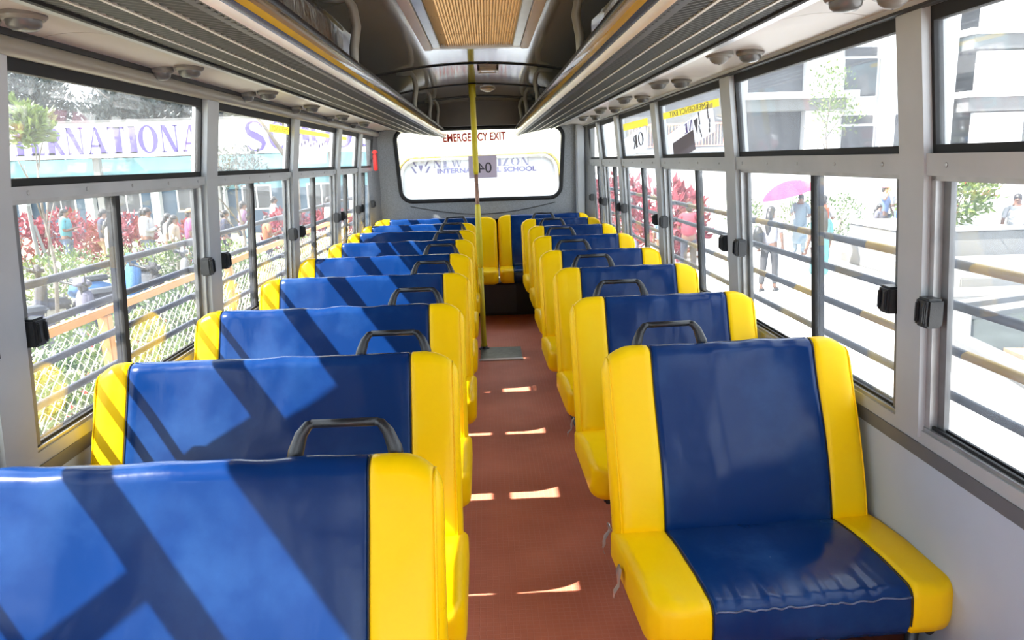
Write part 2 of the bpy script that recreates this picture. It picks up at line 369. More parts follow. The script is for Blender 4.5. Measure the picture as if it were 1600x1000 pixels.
PIL = [(-1.62, -1.49), (-.32, -.19), (.36, .49), (1.78, 1.91), (3.20, 3.33), (4.60, 4.73), (5.95, 6.08), (6.95, 7.07)]
PILS = {'right': [(a+(.02 if k == 3 else 0), b) for k, (a, b) in enumerate(PIL)], 'left': [(a-.037, b-.037) for a, b in PIL]}
SILL = .745; ML = {'right': (1.386, 1.438), 'left': (1.390, 1.422)}; TOP = {'right': 1.757, 'left': 1.716}
walls = {}
for side in ('left', 'right'):
    g = G(); strip(side, FZ, .672, 0, .055, Y0, YR, g)
    w = struct(g.build('wall_'+side, 'wall')); walls[side] = w
    g = G(); strip(side, .672, SILL-.036, .006, .055, Y0, YR, g); shade(g.build('ledge', 'ledge', w), 30)
    g = G(); strip(side, .703, SILL-.002, .002, .05, Y0, YR, g); g.build('sill', 'frame', w)
    z0, z1 = ML[side]
    ys = [Y0]+[p[0]+.065 for p in PILS[side]]+[YR]
    for a, b in zip(ys, ys[1:]):
        g = G(); strip(side, z0, z1, .004, .05, a+.001, b-.001, g)
        r = g.build('mid_rail', 'frame', w)
        k = G(); n = max(2, int((b-a)/.28))
        for i in range(n):
            y = a+(b-a)*(i+.5)/n; s = SG[side]; zr_ = (z0+z1)/2; x = wx(side, zr_)-s*.004
            k.lathe([(.006, -s*-.001), (.006, -s*.002), (.003, -s*.003)], (x, y, zr_), 8, 'x')
        k.build('rivets', 'alu_dull', r)
    for (a, b) in PILS[side]:
        g = G(); strip(side, SILL-.02, TOP[side]+.03, .010, .052, a, b, g); g.build('pillar', 'frame', w)
    # top rail: a round tube over the windows and a dark gap above it
    g = G(); s = SG[side]; x = wx(side, TOP[side]+.035)-s*.006
    g.tube([(x, Y0, TOP[side]+.03), (x, YR-.02, TOP[side]+.03)], .025, 10); shade(g.build('top_rail', 'tube_brown' if side == 'left' else 'frame', w))
    g = G(); strip(side, TOP[side]+.02, 2.12, -.004, .055, Y0, YR, g); g.build('upper_wall', 'ledge', w)
    g = G(); strip(side, -1.0+.35, FZ-.06, -.004, .055, Y0, YR, g); g.build('skirt', 'bus_yellow', w)

# windows: one per bay and side
BAYSS = {s_: [(a[1], b[0]) for a, b in zip(PILS[s_], PILS[s_][1:])]+[(PILS[s_][-1][1], 7.80)] for s_ in PILS}
wn = 0; panes = {}
for side in ('left', 'right'):
    s = SG[side]
    for bi, (a, b) in enumerate(BAYSS[side]):
        wn += 1
        w = empty('window_%d' % wn, (0, a, 0), kind='structure'); L = b-a
        gl = 'glassL' if side == 'left' else 'glass'
        zt0, zt1 = ML[side][1], TOP[side]
        # upper light: black gasket frame and fixed pane
        g = G()
        strip(side, zt0, zt0+.020, -.012, .034, 0, L, g); strip(side, zt1-.022, zt1+.02, -.012, .034, 0, L, g)
        strip(side, zt0, zt1, -.012, .034, 0, .012, g); strip(side, zt0, zt1, -.012, .034, L-.012, L, g)
        g.build('upper_gasket', 'black', w)
        g = G(); strip(side, zt0+.02, zt1-.015, -.022, .026, .006, L-.006, g); panes[(side, bi)] = g.build('upper_pane', gl, w)
        # lower light: aluminium channel, two sliding panes with dark stiles
        zb0, zb1 = SILL-.004, ML[side][0]
        g = G()
        strip(side, zb0, zb0+.012, -.004, .045, 0, L, g); strip(side, zb1-.012, zb1+.004, -.008, .045, 0, L, g)
        strip(side, zb0, zb1, -.008, .045, 0, .020, g); strip(side, zb0, zb1, -.008, .045, L-.020, L, g)
        g.build('channel', 'alu_dull', w)
        g = G(); strip(side, zb0+.012, zb0+.020, -.014, .022, .02, L-.02, g); strip(side, zb0+.012, zb0+.020, -.034, .042, .02, L-.02, g); g.build('track_seal', 'black', w)
        mid = L*.44 if bi >= 3 else L*.5
        for k, (p, q, din, dout) in enumerate(((.020, mid+.014, -.012, .022), (mid-.014, L-.020, -.030, .040))):
            g = G(); strip(side, zb0+.016, zb1-.012, din-.004, dout-.002, p+.006, q-.006, g)
            pn = g.build('sliding_pane', gl, w)
            for (u, v, mt_) in ((p, p+.028, 'stile' if k == 0 else 'black'), (q-.028, q, 'black' if k == 0 else 'stile')):
                g = G(); strip(side, zb0+.014, zb1-.010, din+.002, dout+.002, u, v, g); g.build('stile', mt_, pn)
            # finger latch at the outer end of each pane
            yl = .035 if k == 0 else L-.035; zl = 1.06
            x = wx(side, zl)
            g = G().box((x-s*.030, yl-.028, zl-.036), (x+s*.012, yl+.028, zl+.036), .006)
            g.box((x-s*.036, yl-.020, zl-.026), (x-s*.028, yl-.008, zl+.026), .003); g.box((x-s*.036, yl+.008, zl-.026), (x-s*.028, yl+.020, zl+.026), .003)
            g.xf(Matrix.Identity(4)).build('latch', 'blackpl', w)

# ------------------------------------------------------------------ ceiling
def cz(x): return 2.035-.20*((x+.05)/1.1)**2
cl = struct(empty('ceiling', (0, 0, 0)))
SE = [Y0, .30, 2.55, 4.80, 6.05, 7.12, YR]
def ceil_panel(name, x0, x1, y0, y1, mt_, n=24, dz=0., t=.05, parent=cl):
    v = []; f = []
    for i in range(n+1):
        x = x0+(x1-x0)*i/n; z = cz(x)+dz
        v += [(x, y0, z), (x, y1, z), (x, y1, z+t), (x, y0, z+t)]
    for i in range(n):
        k = 4*i
        f += [(k, k+1, k+5, k+4), (k+1, k+2, k+6, k+5), (k+2, k+3, k+7, k+6), (k+3, k, k+4, k+7)]
    f += [(0, 3, 2, 1), (4*n, 4*n+1, 4*n+2, 4*n+3)]
    return shade(obj(name, v, f, mt_, parent), 50)
HX0, HX1, HY0, HY1 = -.285, .225, 2.30, 4.05
for a, b in zip(SE, SE[1:]):
    if b <= HY0 or a >= HY1: ceil_panel('ceiling_panel', -1.1, 1.0, a+.006, b-.006, 'ceil')
    else:
        y0, y1 = max(a+.006, HY0), min(b-.006, HY1)
        ceil_panel('ceiling_panel', -1.1, HX0, a+.006, b-.006, 'ceil'); ceil_panel('ceiling_panel', HX1, 1.0, a+.006, b-.006, 'ceil')
        if a+.006 < HY0: ceil_panel('ceiling_panel', HX0, HX1, a+.006, HY0, 'ceil', 12)
        if b-.006 > HY1: ceil_panel('ceiling_panel', HX0, HX1, HY1, b-.006, 'ceil', 12)
for a in SE[1:-1]:
    ceil_panel('joint_bead', -1.1, 1.0, a-.011, a+.011, 'black', 24, -.007, .03)
ceil_panel('joint_bead', -1.1, 1.0, 7.26, 7.275, 'black', 24, -.004, .03)
g = G().box((-1.26, Y0, 2.12), (1.16, HY0, 2.17)); g.box((-1.26, HY1, 2.12), (1.16, YR+.08, 2.17)); g.box((-1.26, HY0, 2.12), (HX0, HY1, 2.17)); g.box((HX1, HY0, 2.12), (1.16, HY1, 2.17))
g.build('roof_skin', 'bus_yellow', cl)

# roof hatch with a pleated tan blind
ht = empty('roof_hatch', (-.03, 3.2, 2.03), label='tan pleated blind in a framed roof hatch over the aisle', cat='roof hatch')
hz = .0
def hbox(a, b, bev=0): return (a[0]+.03, a[1]-3.2, a[2]-2.03), (b[0]+.03, b[1]-3.2, b[2]-2.03), bev
g = G().box(*hbox((HX0-.012, HY0, 2.008), (HX0+.032, HY1+.01, 2.05), .004)); g.box(*hbox((HX1-.032, HY0, 2.008), (HX1+.012, HY1+.01, 2.05), .004)); g.build('outer_frame', 'tan', ht)
g = G().box(*hbox((HX0+.035, HY0, 2.016), (HX0+.072, HY1, 2.05), .003)); g.box(*hbox((HX1-.072, HY0, 2.016), (HX1-.035, HY1, 2.05), .003))
g.box(*hbox((HX0+.03, HY1-.02, 2.012), (HX1-.03, HY1+.012, 2.05), .003)); g.build('inner_frame', 'alu', ht)
v = []; f = []; n = 64; xa, xb = HX0+.07, HX1-.07
for i in range(n+1):
    x = xa+(xb-xa)*i/n; z = 2.022 if i % 2 else 2.040
    v += [(x+.03, HY0-3.2, z-2.03), (x+.03, HY1-.02-3.2, z-2.03)]
for i in range(n): f.append((2*i, 2*i+1, 2*i+3, 2*i+2))
obj('blind', v, f, 'blind', ht)
g = G().box(*hbox((xa-.03, HY0, 2.13), (xb+.03, HY1, 2.138))); g.build('hatch_glass', 'glass', ht)
for y in (2.75, 3.28, 3.72):
    G().tube([(xa+.03, y-3.2, .004), (xb+.03, y-3.2, .004)], .0018, 5).build('stitch_line', 'tan', ht)

# ceiling lamps over the aisle
def ceil_lamp(y, w, d, label, rnd):
    x = .03; z = cz(x)
    t = empty('ceiling_lamp', (x, y, z), label=label, cat='lamp', group='aisle ceiling lamps')
    if rnd:
        g = G().lathe([(.062, .004), (.064, -.006), (.056, -.014), (.044, -.016)], (0, 0, 0), 24); shade(g.build('bezel', 'tan', t))
        g = G().lathe([(.045, -.012), (.040, -.022), (.022, -.030), (.004, -.032)], (0, 0, 0), 20); shade(g.build('lens', 'lampglass', t), 60)
    else:
        g = G()
        for a, b in (((-w/2, -d/2), (w/2, -d/2+.018)), ((-w/2, d/2-.018), (w/2, d/2)), ((-w/2, -d/2), (-w/2+.018, d/2)), ((w/2-.018, -d/2), (w/2, d/2))):
            g.box((a[0], a[1], -.022), (b[0], b[1], .01), .004)
        g.build('bezel', 'tan', t)
        g = G().box((-w/2+.016, -d/2+.016, -.018), (w/2-.016, d/2-.016, .008), .006); g.build('lens', 'lampglass', t)
ceil_lamp(5.08, .135, .17, 'rectangular ceiling lamp between the first and second ceiling joints', False)
ceil_lamp(6.42, .11, .11, 'small round ceiling lamp behind the top of the yellow pole', True)

# ------------------------------------------------------------------ luggage racks and the cream side panels
def arc(cx, cz_, r, a0, a1, n): return [(cx+r*math.cos(math.radians(a0+(a1-a0)*i/n)), cz_+r*math.sin(math.radians(a0+(a1-a0)*i/n))) for i in range(n+1)]
RY0, RY1 = -.6, 7.84
def rack(side, xf, xo, zf, zo, ztop, label):
    s = SG[side]
    t = empty('luggage_rack', (xf, 0, zf), label=label, cat='luggage rack', group='overhead luggage racks')
    def P(x, z): return (x-xf, z-zf)
    # four ribbed floor panels parted by pale seams
    e = [0.03, .27, .52, .77, 1.0]
    for k in range(4):
        xa = xf+(xo-xf)*e[k]; xb = xf+(xo-xf)*e[k+1]; za = zf+(zo-zf)*e[k]; zb = zf+(zo-zf)*e[k+1]
        v = []; f = []; n = int((RY1-RY0)/.008)
        for i in range(n+1):
            y = RY0+(RY1-RY0)*i/n; dz = .0028 if (i//2) % 2 else 0.
            v += [(xa-xf, y, za-zf+dz), (xb-xf, y, zb-zf+dz)]
        for i in range(n): f.append((2*i, 2*i+1, 2*i+3, 2*i+2))
        obj('rack_panel', v, f, 'rackpan', t)
    for k in (1, 2, 3):
        xa = xf+(xo-xf)*e[k]; za = zf+(zo-zf)*e[k]
        g = G().box((xa-xf-.0035, RY0, za-zf-.003), (xa-xf+.0035, RY1, za-zf+.004)); g.build('panel_seam', 'seam', t)
    G().prism([(0, .012), ((xo-xf), zo-zf+.012), ((xo-xf), zo-zf+.02), (0, .02)], (RY0, RY1), 1).build('rack_backing', 'steel', t)
    # rounded front moulding in coloured strips
    hgt = ztop-zf; zc = zf+hgt/2
    ring = arc(0, hgt/2, hgt/2, -92, 96, 16)      # bulges toward the aisle
    ring = [(-s*x*.42, z) for x, z in ring]
    cuts = [(0, 4, 'cream', 'lower_lip'), (4, 6, 'trimb', 'dark_stripe'), (6, 8, 'trimy', 'amber_stripe'), (8, 12, 'chrome', 'moulding'), (12, 16, 'alu_dull', 'upper_lip')]
    for a, b, mt_, nm in cuts:
        v = []; f = []
        for (x, z) in ring[a:b+1]: v += [(x, RY0, z), (x, RY1, z), ]
        for i in range(b-a): f.append((2*i, 2*i+1, 2*i+3, 2*i+2) if s > 0 else (2*i, 2*i+2, 2*i+3, 2*i+1))
        obj(nm, v, f, mt_, t, True)
    G().prism([(s*.002, .003), (s*.03, .003), (s*.03, hgt-.003), (s*.002, hgt-.003)], (RY0, RY1), 1).build('front_core', 'steel', t)
    G().tube([(s*.012, RY0, hgt+.008), (s*.012, RY1, hgt+.008)], .016, 10).build('top_tube', 'steel', t, True)
    G().prism([(-s*.004, -.004)]+[(x*1.12, z) for x, z in ring]+[(s*.03, hgt), (s*.03, -.004)], (RY1, RY1+.02), 1).build('end_cap', 'cream', t)
    # bright outer trim at the wall side
    g = G().prism([(xo-xf, zo-zf-.006), (xo-xf+s*.05, zo-zf+.004), (xo-xf+s*.05, zo-zf+.02), (xo-xf, zo-zf+.012)], (RY0, RY1), 1); g.build('outer_trim', 'alu', t)
    g = G().prism([(xo-xf-s*.012, zo-zf-.008), (xo-xf, zo-zf-.008), (xo-xf, zo-zf+.01), (xo-xf-s*.012, zo-zf+.01)], (RY0, RY1), 1); g.build('shadow_gap', 'black', t)
    # bent hanger tubes up to the ceiling
    for y in (.45, 2.68, 4.86, 6.10, 7.05):
        zc_ = cz(xf-s*.0)
        xo2 = xf+s*.10
        g = G().tube([(s*.014, y, hgt-.03), (s*.010, y, hgt+.06), (-s*.004, y-.005, hgt+.13), (s*.004, y-.01, zc_-zf-.05), (s*.022, y-.012, zc_-zf-.022), (s*.06, y-.012, cz(xo2)-zf-.008), (s*.11, y-.012, cz(xo2)-zf-.006)], .0155, 10)
        g.build('hanger', 'hanger', t, True)
    return t
rack('left', -.42, -.80, 1.698, 1.755, 1.772, 'long ribbed metal luggage rack above the left-hand seats')
rack('right', .32, .67, 1.698, 1.760, 1.790, 'long ribbed metal luggage rack above the right-hand seats')
def side_panel(side, x0, z0):
    s = SG[side]; x1 = wx(side, 1.80)-s*.002; z1 = 1.775
    p = struct(empty('trim_%d' % (1 if side == 'left' else 2)))
    ys = [RY0, .55, 1.99, 3.42, 4.85, 6.2, YR-.02]
    for a, b in zip(ys, ys[1:]):
        v = []; f = []; n = 8
        for i in range(n+1):
            u = i/n; x = x0+(x1-x0)*u; z = z0+(z1-z0)*u+.018*math.sin(PI*u)
            v += [(x, a+.002, z), (x, b-.002, z), (x, b-.002, z+.014), (x, a+.002, z+.014)]
        for i in range(n):
            k = 4*i; f += [(k, k+1, k+5, k+4), (k+1, k+2, k+6, k+5), (k+2, k+3, k+7, k+6), (k+3, k, k+4, k+7)]
        f += [(0, 3, 2, 1), (4*n, 4*n+1, 4*n+2, 4*n+3)]
        shade(obj('cream_panel', v, f, 'panel', p), 50)
    G().box((x1-s*.02, RY0, z1-.012), (x1+s*.002, YR-.02, z1+.02)).build('edge_trim', 'dark', p)
side_panel('left', -.85, 1.765); side_panel('right', .72, 1.770)

def dome(x, y, z, label, kind, group):
    t = empty('reading_lamp', (x, y, z), label=label, cat='lamp', group=group)
    g = G().lathe([(.046, .006), (.047, -.006), (.041, -.013), (.036, -.013)], (0, 0, 0), 22); shade(g.build('housing', 'lampring', t))
    if kind:
        g = G().lathe([(.036, -.010), (.034, -.024), (.024, -.033), (.004, -.036)], (0, 0, 0), 20); shade(g.build('lens', 'lampdome', t), 60)
    else:
        g = G().ell((0, 0, -.010), (.034, .034, .026), 16, 6, -1.); shade(g.build('globe', 'lampring', t), 60)
        g = G().tube([(-.03, 0, -.012), (0, 0, -.034), (.03, 0, -.012)], .004, 6); g.build('louvre', 'lampdome', t)
ORD = ['nearest', 'second', 'third', 'fourth', 'fifth', 'sixth']
YS = [1.74, 2.66, 3.58, 4.46, 5.40, 6.35]
for k, y in enumerate(YS):
    for j, (x, z) in enumerate(((-1.075, 1.779), (-.975, 1.785))):
        dome(x, y, z, '%s round lamp of the %s pair on the cream panel above the left windows' % (('wall-side', 'rack-side')[j], ORD[k]), True, 'lamps above the left windows')
    for j, (x, z) in enumerate(((.80, 1.783), (.905, 1.787))):
        dome(x, y, z, '%s round lamp of the %s pair on the cream panel above the right windows' % (('rack-side', 'wall-side')[j], ORD[k]), not (k == 1 and j == 0 or k == 0 and j == 1), 'lamps above the right windows')

# film-wrapped boxes lying on the racks
def wrapped(name, a, b, mt_, label):
    bm = bmesh.new(); bmesh.ops.create_cube(bm, size=1)
    for p in bm.verts: p.co = Vector((p.co.x*(b[0]-a[0]), p.co.y*(b[1]-a[1]), p.co.z*(b[2]-a[2])))
    bmesh.ops.bevel(bm, geom=bm.edges[:], offset=.03, segments=2, affect='EDGES')
    bmesh.ops.subdivide_edges(bm, edges=bm.edges[:], cuts=5, use_grid_fill=True)
    for p in bm.verts:
        q = p.co*9; p.co += p.normal*.012*noise.noise(q)+Vector((0, 0, .006*noise.noise(q*2.3)))
    bm.verts.index_update(); c = [(a[i]+b[i])/2 for i in range(3)]
    o = obj(name, [p.co[:] for p in bm.verts], [[q.index for q in f.verts] for f in bm.faces], mt_, None, True, c); bm.free()
    tag(o, label, 'parcel')
wrapped('wrapped_parcel', (-.80, 1.25, 1.765), (-.462, 2.96, 1.93), 'wrapb', 'long parcel in crinkled black plastic film on the left rack')
wrapped('wrapped_parcel', (.362, 1.15, 1.765), (.64, 2.62, 1.915), 'wrapg', 'long parcel in crinkled grey plastic film on the right rack')

# ------------------------------------------------------------------ rear wall with the emergency window
def rrect(x0, x1, z0, z1, r, n=6, slant=0.):
    out = []
    for cx, cz_, a0 in ((x1-r, z0+r, -90), (x1-r, z1-r, 0), (x0+r, z1-r, 90), (x0+r, z0+r, 180)):
        for i in range(n+1):
            a = math.radians(a0+90*i/n); x = cx+r*math.cos(a); z = cz_+r*math.sin(a)
            u = (z-z0)/(z1-z0); mid = (x0+x1)/2; out.append((mid+(x-mid)*(1+slant*u), z))
    return out
RWY = 7.92
win = rrect(-.885, .755, 1.065, 1.785, .11, 6, .05)
# outer outline sampled along the same polar order
cxw, czw = -.06, 1.41
def outer(p):
    d = Vector((p[0]-cxw, p[1]-czw)); tx = 1e9
    x0, x1, z0, z1 = -1.18, 1.08, FZ, 2.12
    ts = []
    if d.x > 1e-6: ts.append((x1-cxw)/d.x)
    if d.x < -1e-6: ts.append((x0-cxw)/d.x)
    if d.y > 1e-6: ts.append((z1-czw)/d.y)
    if d.y < -1e-6: ts.append((z0-czw)/d.y)
    t = min(ts); return (cxw+d.x*t, czw+d.y*t)
v = []; f = []; n = len(win)
out = [outer(p) for p in win]
for y in (RWY, RWY+.06):
    for p in win: v.append((p[0], y, p[1]))
    for p in out: v.append((p[0], y, p[1]))
for i in range(n):
    j = (i+1) % n
    f += [(i, j, n+j, n+i), (2*n+i, 3*n+i, 3*n+j, 2*n+j), (i, 2*n+i, 2*n+j, j)]
    f.append((n+i, n+j, 3*n+j, 3*n+i))
# fill the corners left between polar samples
for c in ((-1.18, FZ), (1.08, FZ), (1.08, 2.12), (-1.18, 2.12)):
    k = min(range(n), key=lambda i: (out[i][0]-c[0])**2+(out[i][1]-c[1])**2)
    for i, j in ((k, (k+1) % n), ((k-1) % n, k)):
        if abs(out[i][0]-out[j][0]) > 1e-4 and abs(out[i][1]-out[j][1]) > 1e-4:
            q = len(v); v += [(c[0], RWY, c[1])]; f.append((n+i, n+j, q))
rw = struct(obj('wall_rear', v, f, 'rearwall'))
for x, r_ in ((1.0, .035), ):
    G().box((.915, 7.84, .6), (1.0, RWY+.002, 1.82), .012).build('corner_post', 'frame', rw)
G().prism([(-1.19, 7.72), (-1.10, 7.92), (-1.19, 7.92)], (.05, 1.82), 2).build('corner_fillet', 'rearwall', rw)
G().prism([(1.09, 7.72), (1.09, 7.92), (.98, 7.92)], (.05, 1.82), 2).build('corner_fillet', 'rearwall', rw)
# brown valance over the window, curved in plan
v = []; f = []; nn = 20
for i in range(nn+1):
    x = -1.02+1.95*i/nn; u = (x+.05)/1.0; y = 7.70+.06*u*u
    v += [(x, y, cz(x)+.01), (x, y+.03, 1.798-.012*u*u), (x, y+.06, 1.798-.012*u*u), (x, y+.03, cz(x)+.01)]
for i in range(nn):
    k = 4*i; f += [(k, k+4, k+5, k+1), (k+1, k+5, k+6, k+2), (k+2, k+6, k+7, k+3)]
shade(obj('valance', v, f, 'valance', rw), 50)
rwin = struct(empty('window_%d' % (wn+1), (-.06, RWY, 1.41)))
pts = [(p[0]+.06, -.008, p[1]-1.41) for p in win]
G().tube(pts+[pts[0]], .021, 8, False).build('rubber_gasket', 'black', rwin, True)
G().prism([(p[0]+.06, p[1]-1.41) for p in win], (.03, .036), 1).build('rear_pane', 'glassR', rwin)
RX = Matrix.Rotation(PI/2, 4, 'X')
text('lettering', 'EMERGENCY EXIT', .112, 'inkred', rwin, Matrix.Translation((-.055, .026, .282)) @ Matrix.Rotation(-.012, 4, 'Y') @ RX, .001, .71, .003)
sh = G().box((-.205, .020, -.128), (.085, .022, .10)).xf(Matrix.Translation((.08, 0, 0))).build('number_sheet', 'lilac', rwin)
text('lettering', '04', .15, 'inkblk', sh, Matrix.Translation((.04, .0185, -.03)) @ RX @ Matrix.Diagonal((-1, 1, 1, 1)), .0006)
# thin cable sagging under the rear window
cb = G().tube([(-.80+1.50*i/16, RWY-.008, 1.015-.10*math.sin(PI*i/16)) for i in range(17)], .004, 6).build('sagging_cable', 'cable', None, True)
tag(cb, 'thin black cable sagging on the rear wall below the window', 'cable')
# red hammer holder at the left rear corner
hm = empty('emergency_hammer', (-1.095, 7.66, 1.50), label='red emergency hammer on the left rear corner of the bus', cat='hammer')
G().box((-.02, -.02, -.11), (.02, .02, .05), .008).build('handle', 'red', hm); G().box((-.026, -.026, .045), (.026, .026, .09), .012).build('head', 'red', hm); G().box((-.045, -.015, .0), (-.018, .03, .09), .006).build('bracket', 'blackpl', hm)

# front bulkhead behind the camera, with its windscreen opening
wf = struct(G().box((-1.19, Y0-.05, FZ), (1.09, Y0, .65)).build('wall_front', 'wall'))
G().box((-1.19, Y0-.05, 1.95), (1.09, Y0, 2.15)).build('header', 'wall', wf)
for a, b in ((-1.19, -1.05), (.95, 1.09)): G().box((a, Y0-.05, .65), (b, Y0, 1.95)).build('corner_post', 'frame', wf)
ws = struct(empty('window_%d' % (wn+2), (0, Y0-.03, 1.4)))
G().box((-1.05, -.004, -.75), (.95, .004, .55)).build('windscreen', 'glassF', ws)

# metal strip set in the floor, yellow pole
ms = empty('floor_strip', (.03, 5.83, FZ), label='grey metal floor plate with a bright edge at the pole foot', cat='floor plate')
G().box((-.13, -.10, 0), (.20, .27, .006)).build('plate', 'plate', ms); G().box((-.14, -.145, 0), (.205, -.10, .010), .003).build('edge_strip', 'alu', ms)
pb, pt = Vector((-.072, 6.08, FZ)), Vector((-.090, 6.02, 2.035))
po = empty('grab_pole', pb, label='yellow sleeved grab pole standing in the aisle near the rear', cat='pole')
d = pt-pb; pp = lambda u: d*u
G().tube([pp(.004), pp(.995)], .0155, 12).build('steel_core', 'rust', po, True)
G().tube([pp(.0), pp(.02), pp(.022), pp(.12), pp(.33)], [.026, .026, .022, .021, .021], 12).build('lower_sleeve', 'pole', po, True)
G().tube([pp(.325), pp(.34), pp(.53), pp(.56), pp(.565)], [.021, .024, .0235, .021, .016], 12).build('middle_sleeve', 'pole', po, True)
G().tube([pp(.675), pp(.69), pp(.95), pp(.952), pp(.985), pp(.997)], [.016, .0225, .0225, .027, .027, .030], 12).build('upper_sleeve', 'pole', po, True)
G().lathe([(.045, 0), (.045, .006), (.028, .012), (.026, .03)], (0, 0, 0), 16).build('foot_flange', 'steel', po, True)

# outer guard bars along both sides
for side, x, zs, mts in (('left', -1.285, (1.15, 1.035, .92, .812), ('bar', 'bar', 'bar', 'bar')), ('right', 1.165, (1.165, 1.062, .947, .832), ('barstripe', 'bar', 'barstripe', 'bar'))):
    for k, z in enumerate(zs):
        o = G().tube([(x, -1.0, 0), (x, 7.8, 0)], .0125, 8).build('guard_bar', mts[k], None, True, (0, 0, z))
        tag(o, '%s guard bar outside the %s windows' % (('topmost dark grey', 'second dark grey', 'third dark grey', 'lowest dark grey')[k] if side == 'left' else ('topmost yellow-striped', 'second plain grey', 'third yellow-striped', 'lowest plain grey')[k], side), 'guard bar', 'guard bars along the %s side' % side)
        for (a, b) in PILS[side]:
            xw = wx(side, z); G().box((xw+SG[side]*.045, (a+b)/2-.012, -.012), (x, (a+b)/2+.012, .012)).build('standoff', 'bar', o)

# printed sheets on the left panes, reflections modelled as sheets on the right
def pane_mtx(side, bi, y, z, roll=0.):
    """frame on the inner face of an upper pane: x along +y (seen from inside on the right as mirrored), y up"""
    z0 = 1.45; z1 = 1.70; tilt = math.atan2(abs(wx(side, z1)-wx(side, z0)), z1-z0); s = SG[side]
    x = wx(side, z)+s*.0195
    if side == 'right': R = Matrix.Rotation(-PI/2, 4, 'Z')
    else: R = Matrix.Rotation(PI/2, 4, 'Z')
    return Matrix.Translation((x, y-BAYSS[side][bi][0], z)) @ R @ Matrix.Rotation(tilt, 4, 'X') @ RX @ Matrix.Rotation(roll, 4, 'Z')
def quad_on(m_, x0, x1, y0, y1, name, mt_, parent, z=0.):
    g = G().box((x0, y0, z-.0006), (x1, y1, z+.0006)); g.v = [tuple(m_ @ Vector(p)) for p in g.v]; return g.build(name, mt_, parent)
MIR = Matrix.Diagonal((-1, 1, 1, 1))

# ------------------------------------------------------------------ seats
TH = math.radians(18.5)
KS = 1.064                                  # seat size factor
def back_loop(x, x0, x1, seam, hw, seed, r=.085, lo=.45, top=.95, thick=.085):
    """closed section of the backrest at x: local (x, y, z), y=0 at the front of the top edge"""
    L = (top-lo)/math.cos(TH)
    dx = min(x-x0, x1-x); rr = r
    drop = rr-math.sqrt(max(0, rr*rr-(rr-dx)**2)) if dx < rr else 0.
    e = .035; q = math.sqrt(max(0., 1-((e-dx)/e)**2)) if dx < e else 1.
    th = thick*(.25+.75*q); Lt = L-drop*.8-seam
    f0 = (thick-th)*.45+seam; c = .036*(.4+.6*q)
    pts = []
    for i in range(11):                           # front face, bottom to top
        v = Lt*.93*i/10; b = -.014*q*math.sin(PI*min(1, v/(L*.95)))-.006*q*math.sin(2*PI*v/L)
        pts.append((f0+b, v))
    for i in range(1, 7):                         # rounded top
        a = PI*i/7; mid = f0+th/2
        pts.append((mid-math.cos(a)*th/2, Lt*.93+math.sin(a)*Lt*.07*1.0))
    for i in range(6): pts.append((f0+th, Lt*.93*(1-i/5)))
    pts.append((f0+th*.5, -.012))
    out = []
    off = L*math.sin(TH)
    for (u, v) in pts:
        n1 = noise.noise(Vector((x*7+seed, v*5, u*4)))*.005+noise.noise(Vector((x*30+seed, v*7, u*9+3)))*.0036*(1 if v > L*.82 else .22)
        u2 = u+n1*(1 if u < thick*.5 else .3); v2 = v+(noise.noise(Vector((x*11+seed, 4, 2)))*.006 if v > L*.75 else 0)
        out.append((x, u2*math.cos(TH)+v2*math.sin(TH)-off, lo+v2*math.cos(TH)-u2*math.sin(TH)))
    return out
def cush_loop(x, x0, x1, seam, seed, yf=-.525, yb=-.12, z0=.365, z1=.487, r=.075):
    dx = min(x-x0, x1-x)
    drop = r-math.sqrt(max(0, r*r-(r-dx)**2)) if dx < r else 0.
    e = .03; q = math.sqrt(max(0., 1-((e-dx)/e)**2)) if dx < e else 1.
    yf2 = yf+drop*.8+seam; zt = z1-(1-q)*.022-seam; zb = z0+(1-q)*.022+seam*.5; rc = .030
    pts = [(yb, zb+.01), (yf2+.03, zb), (yf2+.008, zb+.008), (yf2, zb+.03), (yf2-.002, (zb+zt)/2), (yf2, zt-rc)]
    for i in range(1, 5):
        a = PI/2*i/5; pts.append((yf2+rc-rc*math.cos(a), zt-rc+rc*math.sin(a)))
    for i in range(9):
        u = i/8; pts.append((yf2+rc+(yb-yf2-rc)*u, zt+.010*q*math.sin(PI*u)-.012*u))
    out = []
    for (y, z) in pts:
        n1 = noise.noise(Vector((x*8+seed, y*8, 1)))*.0045+noise.noise(Vector((x*48+seed, y*10, z*9)))*.0042*(1.25 if y < yf2+.055 else .2)
        out.append((x, y+n1*.4, z+n1*(1 if z > .42 else .4)))
    return out
def loft(name, loops, mt_, parent, cap0, cap1):
    n = len(loops[0]); v = [p for l in loops for p in l]; f = []
    for i in range(len(loops)-1):
        for j in range(n): f.append((i*n+j, i*n+(j+1) % n, (i+1)*n+(j+1) % n, (i+1)*n+j))
    f.append(tuple(range(n-1, -1, -1))); k = (len(loops)-1)*n; f.append(tuple(k+j for j in range(n)))
    o = obj(name, v, f, mt_, parent)
    bm = bmesh.new(); bm.from_mesh(o.data); bmesh.ops.recalc_face_normals(bm, faces=bm.faces[:]); bm.to_mesh(o.data); bm.free()
    return shade(o, 75)
def stations(a, b, n, fine_a=False, fine_b=False, seam_a=False, seam_b=False):
    xs = [a+(b-a)*i/n for i in range(n+1)]
    if fine_a: xs += [a+d for d in (.002, .006, .012, .02, .03, .045, .06)]
    if fine_b: xs += [b-d for d in (.002, .006, .012, .02, .03, .045, .06)]
    if seam_a: xs += [a+.006]
    if seam_b: xs += [b-.006]
    return sorted(x for x in set(round(x, 5) for x in xs) if a-1e-6 <= x <= b+1e-6)
